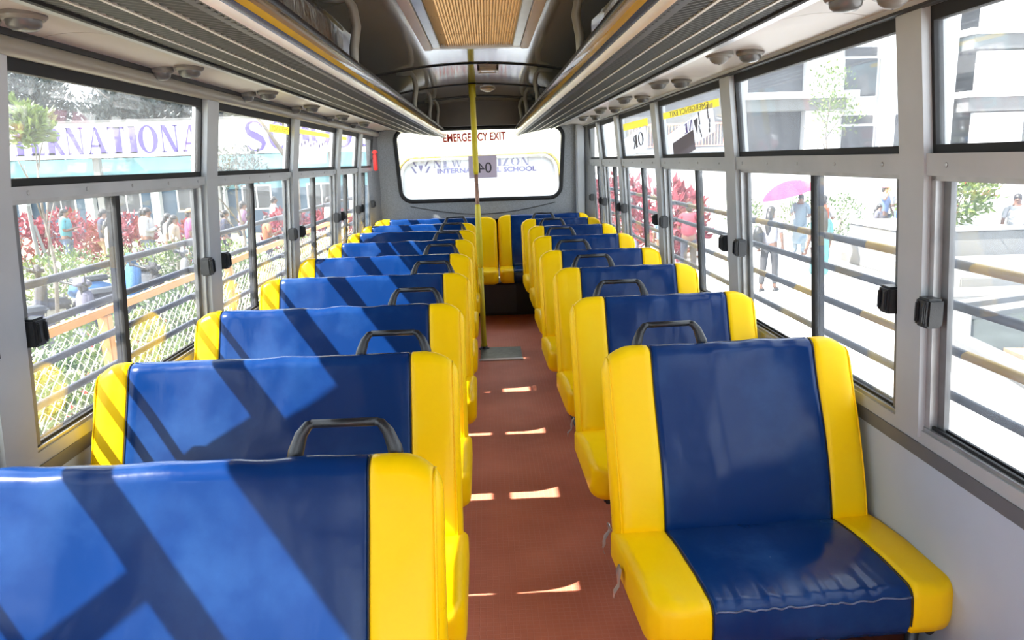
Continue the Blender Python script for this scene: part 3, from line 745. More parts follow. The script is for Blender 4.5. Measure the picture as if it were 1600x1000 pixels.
def make_seat(name, x0, s0, s1, x1, hx, seed, label, aisle, group, hand=True, legs=True, top=.95, cx0=None, cx1=None):
    xm = (x0+x1)/2
    t = empty(name, (xm, 0, 0), label=label, cat='bus seat', group=group)
    def add(nm, fn, a, b, n, fa, fb, sa, sb, mt_, X0, X1):
        loops = []
        for x in stations(a, b, n, fa, fb, sa, sb):
            seam = .004 if (sa and x < a+.003) or (sb and x > b-.003) else 0.
            lp = fn(x, X0, X1, seam); loops.append([(p[0]-xm, p[1], p[2]) for p in lp])
        return loft(nm, loops, mt_, t, True, True)
    bf = lambda x, X0, X1, sm: back_loop(x, X0, X1, sm, 0, seed, top=top)
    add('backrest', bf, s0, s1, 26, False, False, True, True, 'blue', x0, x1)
    add('backrest_side', bf, x0, s0, 6, True, False, False, True, 'yellow', x0, x1)
    add('backrest_side', bf, s1, x1, 6, False, True, True, False, 'yellow', x0, x1)
    c0 = x0 if cx0 is None else cx0; c1 = x1 if cx1 is None else cx1
    cf = lambda x, X0, X1, sm: cush_loop(x, X0, X1, sm, seed)
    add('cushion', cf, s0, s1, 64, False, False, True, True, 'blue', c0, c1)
    add('cushion_side', cf, c0, s0, 6, True, False, False, True, 'yellow', c0, c1)
    add('cushion_side', cf, s1, c1, 6, False, True, True, False, 'yellow', c0, c1)
    # stitched seams: thin dark piping over the front of the backrest and the cushion
    for sx_ in (s0, s1):
        lp = back_loop(sx_, x0, x1, .001, 0, seed, top=top)[:14]
        lc = cush_loop(sx_, c0, c1, .001, seed)[3:]
        g = G().tube([(p[0]-xm, p[1], p[2]) for p in lp], .0016, 5, False); g.tube([(p[0]-xm, p[1], p[2]) for p in lc], .0016, 5, False)
        g.build('seam_stitching', 'dark', t)
    for ex_, sg_ in ((x0, 1), (x1, -1)):
        lp = back_loop(ex_+sg_*.014, x0, x1, -.0012, 0, seed, top=top)[:15]
        lc = cush_loop(ex_+sg_*.014, c0, c1, -.0012, seed)[5:]
        g = G().tube([(p[0]-xm, p[1], p[2]) for p in lp], .0026, 5, False); g.build('edge_piping', 'yellow', t, True)
    lc0 = [cush_loop(x, c0, c1, -.0010, seed)[6] for x in stations(s0+.004, s1-.004, 60)]
    G().tube([(p[0]-xm, p[1], p[2]) for p in lc0], .0022, 5, False).build('front_piping', 'piping', t, True)
    if hand:
        h0, h1 = hx[0]-xm, hx[1]-xm; y = .060; zb = top-.012; zt = top+.036
        g = G().tube([(h0+.036, y+.012, zt), (h1-.036, y+.012, zt)], .0085, 8)
        for a, sgn in ((h0, 1), (h1, -1)):
            g.tube([(a+sgn*.040, y+.012, zt), (a+sgn*.030, y+.011, zt-.002), (a+sgn*.017, y+.007, zt-.018), (a+sgn*.006, y+.002, zb), (a+sgn*.001, y-.004, zb-.03)], [.0085, .0095, .0115, .0145, .016], 8)
        g.build('grab_handle', 'blackpl', t, True)
        G().box((h0-.02, y-.012, zb-.09), (h1+.02, y+.010, zb-.012), .006).build('handle_plate', 'alu_dull', t)
    if legs:
        a0, a1 = x0-xm, x1-xm
        inner = a1-.17 if aisle > 0 else a0+.17; outer_ = a0+.05 if aisle > 0 else a1-.05
        for x in (inner, outer_):
            g = G().tube([(x, -.44, .37), (x, -.42, .030)], .015, 8); g.tube([(x, -.17, .39), (x, -.13, .030)], .015, 8); g.tube([(x, -.44, .07), (x, -.15, .07)], .011, 6)
            g.box((x-.03, -.46, .0215), (x+.03, -.09, .031)); g.build('leg_frame', 'steel', t, True)
        g = G()
        for y in (-.47, -.30, -.15): g.tube([(a0+.04, y, .358), (a1-.04, y, .358)], .013, 8)
        for x in (a0+.05, 0, a1-.05): g.tube([(x, -.50, .362), (x, -.13, .362), (x, -.095, .50)], .012, 8)
        g.build('seat_frame', 'steel', t, True)
    t.location.x *= KS
    for c in t.children: c.data.transform(Matrix.Translation((0, 0, H*(1-KS))) @ Matrix.Diagonal((KS, KS, KS, 1)))
    return t
ORDW = ['front', 'second', 'third', 'fourth', 'fifth', 'sixth', 'seventh', 'eighth']
SHARE = {}
LROWS = [1.262, 2.005, 2.735, 3.520, 4.280, 5.080, 5.810, 6.480]
RROWS = [2.005, 2.770, 3.570, 4.285, 5.140, 5.960, 6.700]
protoL = [make_seat('bus_seat', -1.085, -.985, -.228, -.098, (-.375, -.182), 3.1+k*7.7, None, 1, 'three-place seats left of the aisle', cx0=-1.09, cx1=-.085) for k in range(3)]
protoR = [make_seat('bus_seat', .298, .430, .890, 1.005, (.402, .600), 40.3+k*9.1, None, -1, 'two-place seats right of the aisle', cx0=.292, cx1=1.02) for k in range(3)]
def lay(rows, protos, fmt, dxs, rots):
    for i, y in enumerate(rows):
        p = protos[i % len(protos)]
        o = p if i < len(protos) else copy_tree(p)
        o.location.y = y*KS; o.location.x += dxs[i]; o['label'] = fmt(i); o.rotation_euler.z = rots[i]
fl_ = lambda side, n: (lambda i: ('blue and yellow %s bus seat in the %s row %s of the aisle' % (side, ORDW[i], n)))
def labL(i):
    if i == 0: return 'sunlit blue and yellow three-place seat nearest the camera, bottom left'
    return 'sun-striped blue and yellow three-place seat, %s row left of the aisle' % ORDW[i]
def labR(i):
    if i == 0: return 'shaded navy and yellow two-place seat with its whole cushion showing, front right'
    return 'shaded navy and yellow two-place seat, %s row right of the aisle' % ORDW[i]
lay(LROWS, protoL, labL, [0, 0, -.004, .004, .0, .003, .0, -.006], [0, .006, .004, .008, .004, -.004, .006, .004]); lay(RROWS, protoR, labR, [0, -.006, 0, -.02, .0, .006, -.012], [.060, .030, .034, .026, .030, .022, .028])
# full-width rear bench in two halves
b1 = make_seat('bus_seat', -1.08, -.93, -.105, .075, (-.36, -.18), 71.0, 'left half of the rear bench seat below the back window', 1, 'rear bench seats', hand=False, legs=False, top=.945)
b1.location.y = 7.66
b2 = make_seat('bus_seat', .088, .212, .868, .965, (.4, .6), 83.0, 'right half of the rear bench seat below the back window', -1, 'rear bench seats', hand=False, legs=False, top=.955)
b2.location.y = 7.70
eb = empty('bench_plinth', (-.05, 7.58, FZ), label='black steel plinth box under the rear bench seat', cat='plinth')
G().box((-1.10, -.14, 0), (1.06, .22, .33), .008).build('box', 'dark', eb)
G().box((-.30, -.152, .03), (.30, -.139, .31), .005).build('access_panel', 'steel', eb)
# wheel housing seen under the front right seat
wb = empty('wheel_housing', (.93, 1.80, FZ), label='rust red wheel housing under the front right seat', cat='wheel housing')
G().box((-.19, -.28, 0), (.155, .60, .28), .04).build('shell', 'wheelbox', wb); G().box((-.20, -.29, 0), (.156, .61, .018)).build('flange', 'steel', wb)
# loose silver tape hanging under the aisle corners of two right-hand seats
for (x, y, z, k, lb) in ((.312, 3.10, .31, 1, 'torn silver tape hanging below the third right seat'), (.30, 2.05, .34, 2, 'torn silver tape hanging beside the second right seat cushion'), (.278, 1.72, .40, 3, 'frayed silver tape at the aisle edge of the front right cushion')):
    v = []; f = []; random.seed(k)
    for i in range(6):
        w = .025*(1-.12*i)*random.uniform(.6, 1.2); dx = random.uniform(-.008, .008)
        v += [(dx-.004*i, -w, -.018*i), (dx-.004*i+random.uniform(-.006, .006), w, -.018*i-.004), (dx-.004*i+.0015, w, -.018*i-.004), (dx-.004*i+.0015, -w, -.018*i)]
    for i in range(5):
        q = 4*i; f += [(q, q+1, q+5, q+4), (q+2, q+3, q+7, q+6), (q+1, q+2, q+6, q+5), (q+3, q, q+4, q+7)]
    o = obj('torn_tape', v, f, 'tape', None, True, (x*KS+.022, y*KS, z*KS-.045)); tag(o, lb, 'tape')
random.seed(11)

# ------------------------------------------------------------------ serif letters built as outlines
def ringseg(cx, cy, ro, ri, a0, a1, n=18):
    """ro, ri: (rx, ry); list of quads"""
    out = []
    for i in range(n):
        t0 = math.radians(a0+(a1-a0)*i/n); t1 = math.radians(a0+(a1-a0)*(i+1)/n)
        P = lambda r, t: (cx+r[0]*math.cos(t), cy+r[1]*math.sin(t))
        out.append([P(ri, t0), P(ro, t0), P(ro, t1), P(ri, t1)])
    return out
def R_(x0, y0, x1, y1): return [(x0, y0), (x1, y0), (x1, y1), (x0, y1)]
def stroke(pts, ws):
    out = []
    for i in range(len(pts)-1):
        (x0, y0), (x1, y1) = pts[i], pts[i+1]
        def nrm(k):
            a = pts[max(0, k-1)]; b = pts[min(len(pts)-1, k+1)]; d = Vector((b[0]-a[0], b[1]-a[1])).normalized(); return (-d.y, d.x)
        n0, n1 = nrm(i), nrm(i+1); w0, w1 = ws[i]/2, ws[i+1]/2
        out.append([(x0-n0[0]*w0, y0-n0[1]*w0), (x1-n1[0]*w1, y1-n1[1]*w1), (x1+n1[0]*w1, y1+n1[1]*w1), (x0+n0[0]*w0, y0+n0[1]*w0)])
    return out
TH_ = .085; K = .31
GL = {
 'E': (.66, [R_(.06, 0, .06+K, 1), R_(0, 0, .62, TH_), R_(0, 1-TH_, .60, 1), R_(.2, .48, .46, .48+TH_), [(.62, 0), (.66, .24), (.60, .06)], [(.60, 1), (.62, .78), (.56, .94)]]),
 'R': (.78, [R_(.06, 0, .06+K, 1), R_(0, 0, .33, TH_), R_(0, 1-TH_, .36, 1), R_(.2, .46, .36, .46+TH_)]+ringseg(.34, .73, (.34, .27), (.15, .21), -90, 90)+[[(.30, .5), (.50, .5), (.80, 0), (.58, 0)]]),
 'N': (.86, [R_(.08, 0, .13, 1), R_(.72, 0, .77, 1), [(.05, 1), (.28, 1), (.77, 0), (.58, 0)], R_(0, 0, .22, .05), R_(.62, .95, .86, 1)]),
 'A': (.90, [[(.40, 1), (.50, 1), (.86, 0), (.62, 0)], [(.40, .98), (.45, .98), (.12, 0), (.06, 0)], R_(.20, .26, .62, .26+TH_), R_(0, 0, .22, .05), R_(.54, 0, .92, .05)]),
 'T': (.78, [R_(.28, 0, .28+K, 1), R_(0, 1-TH_, .78, 1), [(0, 1), (0, .74), (.06, .94)], [(.78, 1), (.72, .94), (.78, .74)], R_(.20, 0, .57, .05)]),
 'I': (.36, [R_(.08, 0, .08+K, 1), R_(0, 0, .36, .05), R_(0, .95, .36, 1)]),
 'O': (.92, ringseg(.46, .5, (.46, .52), (.24, .47), 0, 360, 30)),
 'L': (.64, [R_(.06, 0, .06+K, 1), R_(0, 0, .60, TH_), R_(0, .95, .34, 1), [(.60, 0), (.64, .28), (.56, .06)]]),
 'H': (.92, [R_(.06, 0, .06+K, 1), R_(.65, 0, .65+K, 1), R_(.2, .48, .7, .48+TH_), R_(0, 0, .33, .05), R_(0, .95, .33, 1), R_(.59, 0, .92, .05), R_(.59, .95, .92, 1)]),
 'C': (.84, ringseg(.46, .5, (.46, .52), (.24, .47), 48, 312, 24)+[[(.76, .88), (.80, .88), (.80, .62), (.74, .70)]]),
 'W': (1.2, [[(.04, 1), (.26, 1), (.44, 0), (.34, 0)], [(.56, 1), (.62, 1), (.44, 0), (.38, 0)], [(.52, 1), (.74, 1), (.90, 0), (.80, 0)], [(1.10, 1), (1.16, 1), (.90, 0), (.84, 0)], R_(0, .95, .34, 1), R_(.98, .95, 1.2, 1)]),
 'Z': (.74, [R_(.04, .94, .72, 1), R_(0, 0, .70, .06), [(.46, 1), (.72, 1), (.26, 0), (0, 0)], [(.04, .94), (.04, .72), (.09, .94)], [(.70, .06), (.70, .30), (.64, .06)]]),
 'S': (.70, stroke([(.60, .80), (.50, .95), (.33, 1.0), (.15, .93), (.08, .78), (.14, .63), (.34, .52), (.54, .40), (.62, .24), (.54, .07), (.36, 0), (.16, .05), (.05, .20)], [.05, .05, .05, .10, .15, .20, .24, .22, .16, .10, .05, .05, .05])),
}
def serif(name, s, h, mt_, parent, mtx, gap=.10, wide=1.0, depth=.01):
    """one object: a line of serif capitals, start at the origin, cap height h"""
    g = G(); x = 0.
    for ch in s:
        if ch == ' ': x += .45*h*wide; continue
        wd, polys = GL[ch]
        for p in polys:
            q = [(x+a*h*wide, b*h) for a, b in p]
            if sum(q[i][0]*q[(i+1) % len(q)][1]-q[(i+1) % len(q)][0]*q[i][1] for i in range(len(q))) < 0: q = q[::-1]
            g.prism(q, (0, depth), 2)
        x += (wd*wide+gap)*h
    g.v = [tuple(mtx @ Vector(p)) for p in g.v]
    return g.build(name, mt_, parent), x

# left panes carry print; right panes carry a banner's reflection as thin sheets
def leaf2(cx, cy, a, l, w): 
    d = (math.cos(a), math.sin(a)); nrm = (-d[1], d[0])
    return [(cx, cy), (cx+d[0]*l*.5+nrm[0]*w, cy+d[1]*l*.5+nrm[1]*w), (cx+d[0]*l, cy+d[1]*l), (cx+d[0]*l*.5-nrm[0]*w, cy+d[1]*l*.5-nrm[1]*w)]
wr = {o.name: o for o in bpy.data.objects if o.name.startswith('window_')}
def paneof(side, bi): return panes[(side, bi)].parent
NB = 4   # bay between the pillars at 3.33 and 4.60
P_ = paneof('right', NB); m_ = pane_mtx('right', NB, 3.97, 1.575)
ye = quad_on(m_, -.56, .52, .085, .120, 'yellow_strip', 'sheety', P_)  # yellow band of the mirrored reflection, drawn as a strip
text('lettering', 'EMERGENCY EXIT', .040, 'inkgrey', ye, m_ @ Matrix.Translation((-.02, .101, .0008)) @ MIR, .0004, 2.4)
refl_m = m_ @ Matrix.Translation((-.02, -.015, .002)) @ Matrix.Rotation(.13, 4, 'Z')
refl_sheet = quad_on(refl_m, -.46, .46, -.065, .065, 'white_sheet', 'sheetw', P_)  # reflected white banner drawn as a sheet on the glass
quad_on(refl_m, -.36, .10, -.095, .004, 'reflected_grey_patch', 'reflg', refl_sheet, .002)
serif('lettering', 'NE', .048, 'inkpur', refl_sheet, refl_m @ Matrix.Translation((.10, .008, .0012)) @ MIR, .3, 2.2, .0006)
g = G()
for k in range(6):
    for sgn in (1, -1): g.prism(leaf2(.30+sgn*(.06+.012*k*(1 if k < 3 else .2)), -.055+.02*k, PI/2-sgn*(.9-.1*k), .028, .012), (.0012, .0018), 2)
g.prism([(.16, -.03), (.20, .045), (.12, .045)], (.0012, .0018), 2)
g.v = [tuple(refl_m @ Vector(p)) for p in g.v]; g.build('leaf_emblem', 'inkgrey', refl_sheet)
P_ = paneof('right', NB+1); m_ = pane_mtx('right', NB+1, 5.33, 1.575)  # next pane: the reflection goes on as another strip and sheet
quad_on(m_, -.52, .36, .07, .118, 'yellow_strip', 'sheety', P_)
refl_m = m_ @ Matrix.Translation((-.10, -.03, .002)) @ Matrix.Rotation(.08, 4, 'Z')
refl_sheet_far = quad_on(refl_m, -.42, .40, -.075, .075, 'white_sheet', 'sheetw', P_)
serif('lettering', 'OR', .085, 'inkgrey', refl_sheet_far, refl_m @ Matrix.Translation((.30, -.035, .0012)) @ MIR, .3, 2.4, .0006)
for bi, (ya, yb_, side) in {NB: (4.15, 4.58, 'left'), NB+1: (4.76, 5.70, 'left'), NB+2: (6.1, 6.4, 'left')}.items():
    P_ = paneof('left', bi); yc = (ya+yb_)/2; m_ = pane_mtx('left', bi, yc, 1.565)
    L_ = (yb_-ya)/2
    ys_ = quad_on(m_, -L_, L_, .072 if bi == NB else .085, .112, 'yellow_strip', 'sheety', P_)
    if bi == NB: text('lettering', 'EMERGENCY', .036, 'inkred', ys_, m_ @ Matrix.Translation((0, .092, .0008)) @ MIR, .0004, 1.7)
    if bi == NB+1:
        wst = quad_on(m_, -.44, .40, -.095, .05, 'white_sheet', 'sheetw', P_)
        g = G()
        for k in range(9): g.prism(leaf2(-.36+.085*k, .005+(k % 3)*.012, 1.2+.5*(k % 2), .034, .018), (.0008, .0014), 2)
        g.v = [tuple(m_ @ Vector(p)) for p in g.v]; g.build('purple_pattern', 'inkpur', wst)
        text('lettering', 'PITAL', .05, 'inkgrey', wst, m_ @ Matrix.Translation((-.12, -.06, .0008)), .0004, 2.2) if False else None

# ------------------------------------------------------------------ outdoors: ground and left side
GZ = -1.10
struct(G().box((-60, -30, GZ-.3), (2.6, 70, GZ)).build('ground_left', 'soil')).name = 'ground'
struct(G().box((2.6, -30, GZ-.3), (60, 70, GZ)).build('paved_ground', 'paving'))

def person(x, y, h, rz, shirt, pants, label, arms='crossed', hairc='hair', longhair=False, dress=False, cap=None, sleeve=.55, gz=GZ, stride=0.):
    """one continuous skinned body, with clothing and hair as children; faces local +y"""
    k = h/1.70
    t = empty('person', (x, y, gz), rz, label=label, cat='person')
    def skin(name, vs, es, rs, mt_, sub=1):
        me = bpy.data.meshes.new(name); me.from_pydata([Vector(p)*k for p in vs], es, [])
        o = bpy.data.objects.new(name, me); COL.objects.link(o)
        md = o.modifiers.new('s', 'SKIN'); md.use_smooth_shade = True
        for i, d in enumerate(me.skin_vertices[0].data):
            r = rs[i]; d.radius = (r[0]*k, r[1]*k) if isinstance(r, tuple) else (r*k, r*k); d.use_root = (i == 0)
        sb = o.modifiers.new('u', 'SUBSURF'); sb.levels = sub; sb.render_levels = sub
        bpy.context.view_layer.update()
        m2 = bpy.data.meshes.new_from_object(o.evaluated_get(bpy.context.evaluated_depsgraph_get()))
        bpy.data.objects.remove(o); m2.materials.clear(); m2.materials.append(mt_ if not isinstance(mt_, str) else M[mt_]); m2.name = name
        q = bpy.data.objects.new(name, m2); COL.objects.link(q); q.parent = t; return q
    sh = [(-.175, 0, 1.385), (.175, 0, 1.385)]
    if arms == 'crossed': el = [(-.23, .05, 1.12), (.23, .05, 1.12)]; wr_ = [(.06, .24, 1.13), (-.06, .22, 1.18)]
    elif arms == 'raise': el = [(-.24, .06, 1.12), (.30, .12, 1.30)]; wr_ = [(-.22, .16, .92), (.12, .16, 1.56)]
    elif arms == 'hold': el = [(-.23, .0, 1.12), (.22, .02, 1.14)]; wr_ = [(-.22, .20, 1.12), (.14, .26, 1.22)]
    else: el = [(-.23, -.01, 1.12), (.23, -.01, 1.12)]; wr_ = [(-.24, .06, .90), (.24, .06, .90)]
    V = [(0, 0, .93), (0, -.01, 1.10), (0, 0, 1.30), (0, 0, 1.42), (0, .015, 1.49), (0, .03, 1.56), (0, .025, 1.63), (0, .13, 1.565)]
    E_ = [(0, 1), (1, 2), (2, 3), (3, 4), (4, 5), (5, 6), (5, 7)]; Rr = [(.15, .115), (.145, .11), (.165, .115), (.085, .075), .052, (.075, .088), (.066, .078), .014]
    for sdx in (0, 1):
        b = len(V); V += [sh[sdx], el[sdx], wr_[sdx]]; E_ += [(3, b), (b, b+1), (b+1, b+2)]; Rr += [.052, .040, .026]
        d = (Vector(wr_[sdx])-Vector(el[sdx])).normalized(); w = Vector(wr_[sdx]); p = w+d*.06
        side = d.cross(Vector((0, 0, 1))); side = side.normalized() if side.length > .1 else Vector((1, 0, 0))
        V.append(tuple(p)); E_.append((b+2, b+3)); Rr.append((.034, .018))
        for j, l in enumerate((.065, .078, .072, .055)):
            V.append(tuple(p+d*l+side*(.024*(j-1.5))+Vector((0, 0, -.012)))); E_.append((b+3, b+4+j)); Rr.append(.0085)
        V.append(tuple(w+d*.05+side*(-.055))); E_.append((b+2, b+8)); Rr.append(.010)
        hp = len(V); sx = (-1, 1)[sdx]; st = stride*sx
        V += [(sx*.09, 0, .86), (sx*.10, .02+st*.5, .48), (sx*.10, -.02+st, .08), (sx*.115, .13+st, .035)]
        E_ += [(0, hp), (hp, hp+1), (hp+1, hp+2), (hp+2, hp+3)]; Rr += [.085, .055, .036, (.038, .028)]
    skin('body', V, E_, Rr, 'skin')
    # shirt or dress
    SV = [(0, 0, .90), (0, -.01, 1.10), (0, 0, 1.30), (0, 0, 1.415)]; SE_ = [(0, 1), (1, 2), (2, 3)]; SR = [(.185, .15), (.175, .145), (.195, .145), (.105, .095)]
    if dress: SV += [(0, 0, .55), (0, 0, .34)]; SE_ += [(0, 4), (4, 5)]; SR += [(.20, .17), (.23, .20)]
    for sdx in (0, 1):
        b = len(SV); e = Vector(sh[sdx]).lerp(Vector(el[sdx]), min(1, sleeve*1.6)); SV += [sh[sdx], tuple(e)]; SE_ += [(3, b), (b, b+1)]; SR += [.072, .060]
        if sleeve > .7: SV.append(tuple(Vector(el[sdx]).lerp(Vector(wr_[sdx]), .85))); SE_.append((b+1, b+2)); SR.append(.044)
    skin('dress' if dress else 'shirt', SV, SE_, SR, shirt)
    PV = [(0, 0, .95), ]; PE = []; PR = [(.150, .118)]
    for sx in (-1, 1):
        b = len(PV); st = stride*sx
        PV += [(sx*.09, 0, .84), (sx*.10, .02+st*.5, .48), (sx*.10, -.015+st, .13)]; PE += [(0, b), (b, b+1), (b+1, b+2)]; PR += [.098, .073, .062]
    skin('trousers', PV, PE, PR, pants)
    for sx in (-1, 1):
        st = stride*sx
        g = G().ell((sx*.108*k, (.05+st)*k, .0), (.045*k, .125*k, .075*k), 10, 5, 0.); g.build('shoe', 'dark', t, True)
    # hair, with a longer fall for long hair; a cap where one is worn
    g = G(); g.ell((0, .012*k, 1.60*k), (.083*k, .098*k, .098*k), 14, 6, -.15)
    g.ell((0, -.035*k, 1.56*k), (.078*k, .065*k, .085*k), 12, 6, -.9)
    if longhair: g.tube([(0, -.06*k, 1.58*k), (0, -.10*k, 1.45*k), (0, -.115*k, 1.28*k), (0, -.11*k, 1.12*k)], [.07*k, .065*k, .06*k, .03*k], 10)
    g.build('hair', hairc, t, True)
    for sx in (-1, 1): G().ell((sx*.030*k, .108*k, 1.575*k), (.010*k, .008*k, .007*k), 8, 5).build('eye', 'hair', t, True)
    G().ell((0, .106*k, 1.520*k), (.022*k, .009*k, .006*k), 8, 5).build('mouth', 'rust', t, True)
    if cap:
        g = G().ell((0, .012*k, 1.605*k), (.092*k, .106*k, .10*k), 14, 6, .05); g.prism([(-.07*k, .08*k), (.07*k, .08*k), (.05*k, .19*k), (-.05*k, .19*k)], (1.615*k, 1.625*k), 2)
        g.build('cap', cap, t, True)
    return t
C_ = {}
def cl(n, c, var=.12, vs=12):
    if n not in C_: C_[n] = cloth(n, c, var, vs)
    return C_[n]
jeans = cl('blue_jeans', (.22, .30, .48)); darkp = cl('dark_trousers', (.06, .06, .09)); khaki = cl('khaki', (.60, .40, .22)); navy = cl('navy_cotton', (.05, .06, .12))
whitec = cl('white_cotton', (.82, .82, .84), .04); creamc = cl('cream_cotton', (.78, .72, .62), .05)
person(-10.84, 19.8, 1.70, -1.45, cl('cyan_cotton', (.18, .62, .72), .05), jeans, 'person in a cyan shirt and jeans with folded arms before the red shrubs')
person(-9.37, 18.8, 1.70, -1.45, navy, khaki, 'person in a navy shirt and khaki trousers holding hands in front', 'hold')
person(-8.80, 17.9, 1.55, -1.2, whitec, whitec, 'person in a long white dress beside the navy-shirted person', 'down', longhair=True, dress=True)
person(-8.62, 19.3, 1.68, -1.4, whitec, darkp, 'person in a white short-sleeved shirt and dark trousers with folded arms')
person(-8.36, 18.9, 1.70, -1.5, cl('pale_white_shirt', (.80, .82, .88), .04), jeans, 'person in a white long-sleeved shirt and pale jeans with crossed arms', sleeve=.9)
person(-7.46, 17.9, 1.60, -1.3, creamc, creamc, 'person in a cream top with long dark hair', 'down', longhair=True)
person(-7.16, 17.5, 1.58, -1.4, cl('pale_peach_cotton', (.80, .62, .50), .05), creamc, 'person in a peach scarf beside the pink-shirted person', 'down', longhair=True)
person(-6.98, 18.0, 1.68, -1.2, cl('pink_cotton', (.72, .16, .42), .06), jeans, 'person in a bright pink shirt with an orange cap', 'down', cap=cl('orange_cap', (.80, .42, .20)))
person(-7.20, 19.6, 1.74, -1.5, cl('brown_cotton', (.35, .22, .18)), darkp, 'person in a brown shirt and dark cap behind the pink shirt', 'down', cap='hair')
person(-6.48, 18.9, 1.58, -1.3, navy, darkp, 'person in a dark navy top beside the purple-patterned shirt', 'down')
person(-6.50, 20.4, 1.72, -1.3, cl('purple_pattern_cloth', (.48, .25, .50), .6, 40), jeans, 'person in a purple patterned shirt and pale jeans', 'down')
person(-6.10, 19.6, 1.45, -1.2, cl('pale_blue_cotton', (.35, .60, .78), .08), cl('pale_blue_trousers', (.40, .62, .76)), 'child in a light blue outfit in front of the patterned shirt', 'down')
person(-6.45, 23.2, 1.72, -1.2, whitec, darkp, 'person in a white shirt near the tree trunk', 'down')
person(-5.30, 18.3, 1.45, -1.0, cl('red_yellow_cloth', (.75, .25, .10), .5, 9), darkp, 'person in a red and yellow top bending behind the big leaves', 'hold')
person(-4.46, 21.5, 1.72, -1.2, cl('white_shirt_b', (.78, .80, .84)), navy, 'person in a white shirt seen through the third left window', 'down')
# right-hand side
q = person(5.22, 13.9, 1.60, -.7, cl('white_floral_cloth', (.66, .66, .76), .35, 60), cl('black_pattern_trousers', (.10, .10, .11), .5, 50), 'person in a white floral top and black trousers walking with a dark bag', 'down', longhair=True, stride=.10)
g = G().ell((-.16, -.18, 1.02), (.10, .09, .22), 12, 8); g.build('shoulder_bag', 'blackpl', q, True)
q = person(7.60, 18.3, 1.56, 2.6, cl('blue_floral_cloth', (.40, .55, .68), .4, 50), cl('blue_floral_trousers', (.42, .55, .66), .4, 50), 'person in a blue floral outfit under the pink umbrella', 'hold', longhair=True, dress=True)
um = empty('umbrella', (7.30, 18.0, GZ+.98), label='pink umbrella held over the person in blue floral clothes', cat='umbrella')
pinku = cl('pink_umbrella_cloth', (.46, .05, .17), .05)
um.rotation_euler = (0, -.28, 0)
prof = [(.66, 0), (.54, .11), (.32, .23), (.10, .29), (.01, .30)]
g = G(); k0 = 0
for i in range(len(prof)):
    for j in range(8):
        a = 2*PI*j/8; g.v.append((prof[i][0]*math.cos(a)+.05, prof[i][0]*math.sin(a), .62+prof[i][1]))
for i in range(len(prof)-1):
    for j in range(8): g.f.append((i*8+j, i*8+(j+1) % 8, (i+1)*8+(j+1) % 8, (i+1)*8+j))
um_c = g.build('canopy', pinku, um, False); sm = um_c.modifiers.new('thick', 'SOLIDIFY'); sm.thickness = .006
G().tube([(.05, 0, -.02), (.05, 0, .90)], .010, 8).build('shaft', 'alu_dull', um)
person(5.95, 13.4, 1.60, .2, cl('teal_cotton', (.22, .62, .64), .05), cl('pale_pink_trousers', (.75, .60, .60)), 'person in a long teal dress walking along the bus', 'down', longhair=True, dress=True, stride=.08)
q = person(7.40, 16.6, 1.62, -.6, whitec, darkp, 'person in white carrying a red and orange backpack', 'hold', stride=.16)
g = G().box((-.16, -.30, 1.0), (.16, -.12, 1.40), .05); g.build('backpack', cl('red_backpack', (.75, .14, .06), .3, 5), q, True)
person(10.4, 19.7, 1.66, -2.4, cl('sky_blue_cotton', (.25, .38, .72), .08), navy, 'person in a blue shirt and pink cap with one hand raised', 'raise', cap=cl('pink_cap', (.70, .28, .38)))
person(9.85, 18.9, 1.22, -2.4, cl('grey_school_cloth', (.22, .22, .30)), cl('grey_school_skirt', (.25, .25, .32)), 'child in a grey uniform in front of the blue-shirted person', 'down', longhair=True)
q = person(10.75, 19.5, 1.62, 2.6, whitec, navy, 'person in a white top carrying a blue and navy bag', 'hold')
g = G().box((-.24, .12, .52), (.14, .30, 1.02), .04); g.build('bag', cl('blue_bag', (.16, .30, .55), .3, 4), q, True)
person(4.15, 15.6, 1.62, -.4, cl('crimson_cotton', (.60, .06, .10)), darkp, 'person in a dark red shirt beside the red shrub on the right', 'hold', stride=.1)
person(3.82, 16.6, 1.30, -.3, cl('sky_cloth', (.34, .55, .75)), khaki, 'child in a sky blue top beside the dark red shirt', 'down')
person(3.50, 18.4, 1.60, -.4, whitec, cl('violet_trousers', (.36, .34, .55)), 'person in a white shirt behind the far right windows', 'down')
person(10.64, 15.0, 1.62, 2.5, whitec, darkp, 'person in white at the right edge beyond the planter', 'down')

# ------------------------------------------------------------------ plants
def leaves(n, c, r, size, seed, shape='ell', bend=.3, up=.3):
    rnd = random.Random(seed); v = []; f = []
    for i in range(n):
        while True:
            p = Vector((rnd.uniform(-1, 1), rnd.uniform(-1, 1), rnd.uniform(-1, 1)))
            if .25 < p.length < 1: break
        if p.length < .75 and rnd.random() < .6: p = p.normalized()*rnd.uniform(.75, 1)
        lump = 1+.28*noise.noise(p*2.3+Vector((seed, 0, 0)))
        q = Vector((c[0]+p.x*r[0]*lump, c[1]+p.y*r[1]*lump, c[2]+p.z*r[2]*lump))
        d = (p.normalized()*.6+Vector((rnd.uniform(-1, 1), rnd.uniform(-1, 1), rnd.uniform(-.6, 1)+up))).normalized()
        s = d.cross(Vector((rnd.uniform(-1, 1), rnd.uniform(-1, 1), 1))).normalized(); l = size*rnd.uniform(.6, 1.25); w = l*.24
        nrm = d.cross(s); k = len(v)
        v += [tuple(q), tuple(q+d*l*.45+s*w+nrm*l*bend*.2), tuple(q+d*l-nrm*l*bend*.3), tuple(q+d*l*.45-s*w+nrm*l*bend*.2)]
        f += [(k, k+1, k+2), (k, k+2, k+3)]
    return v, f
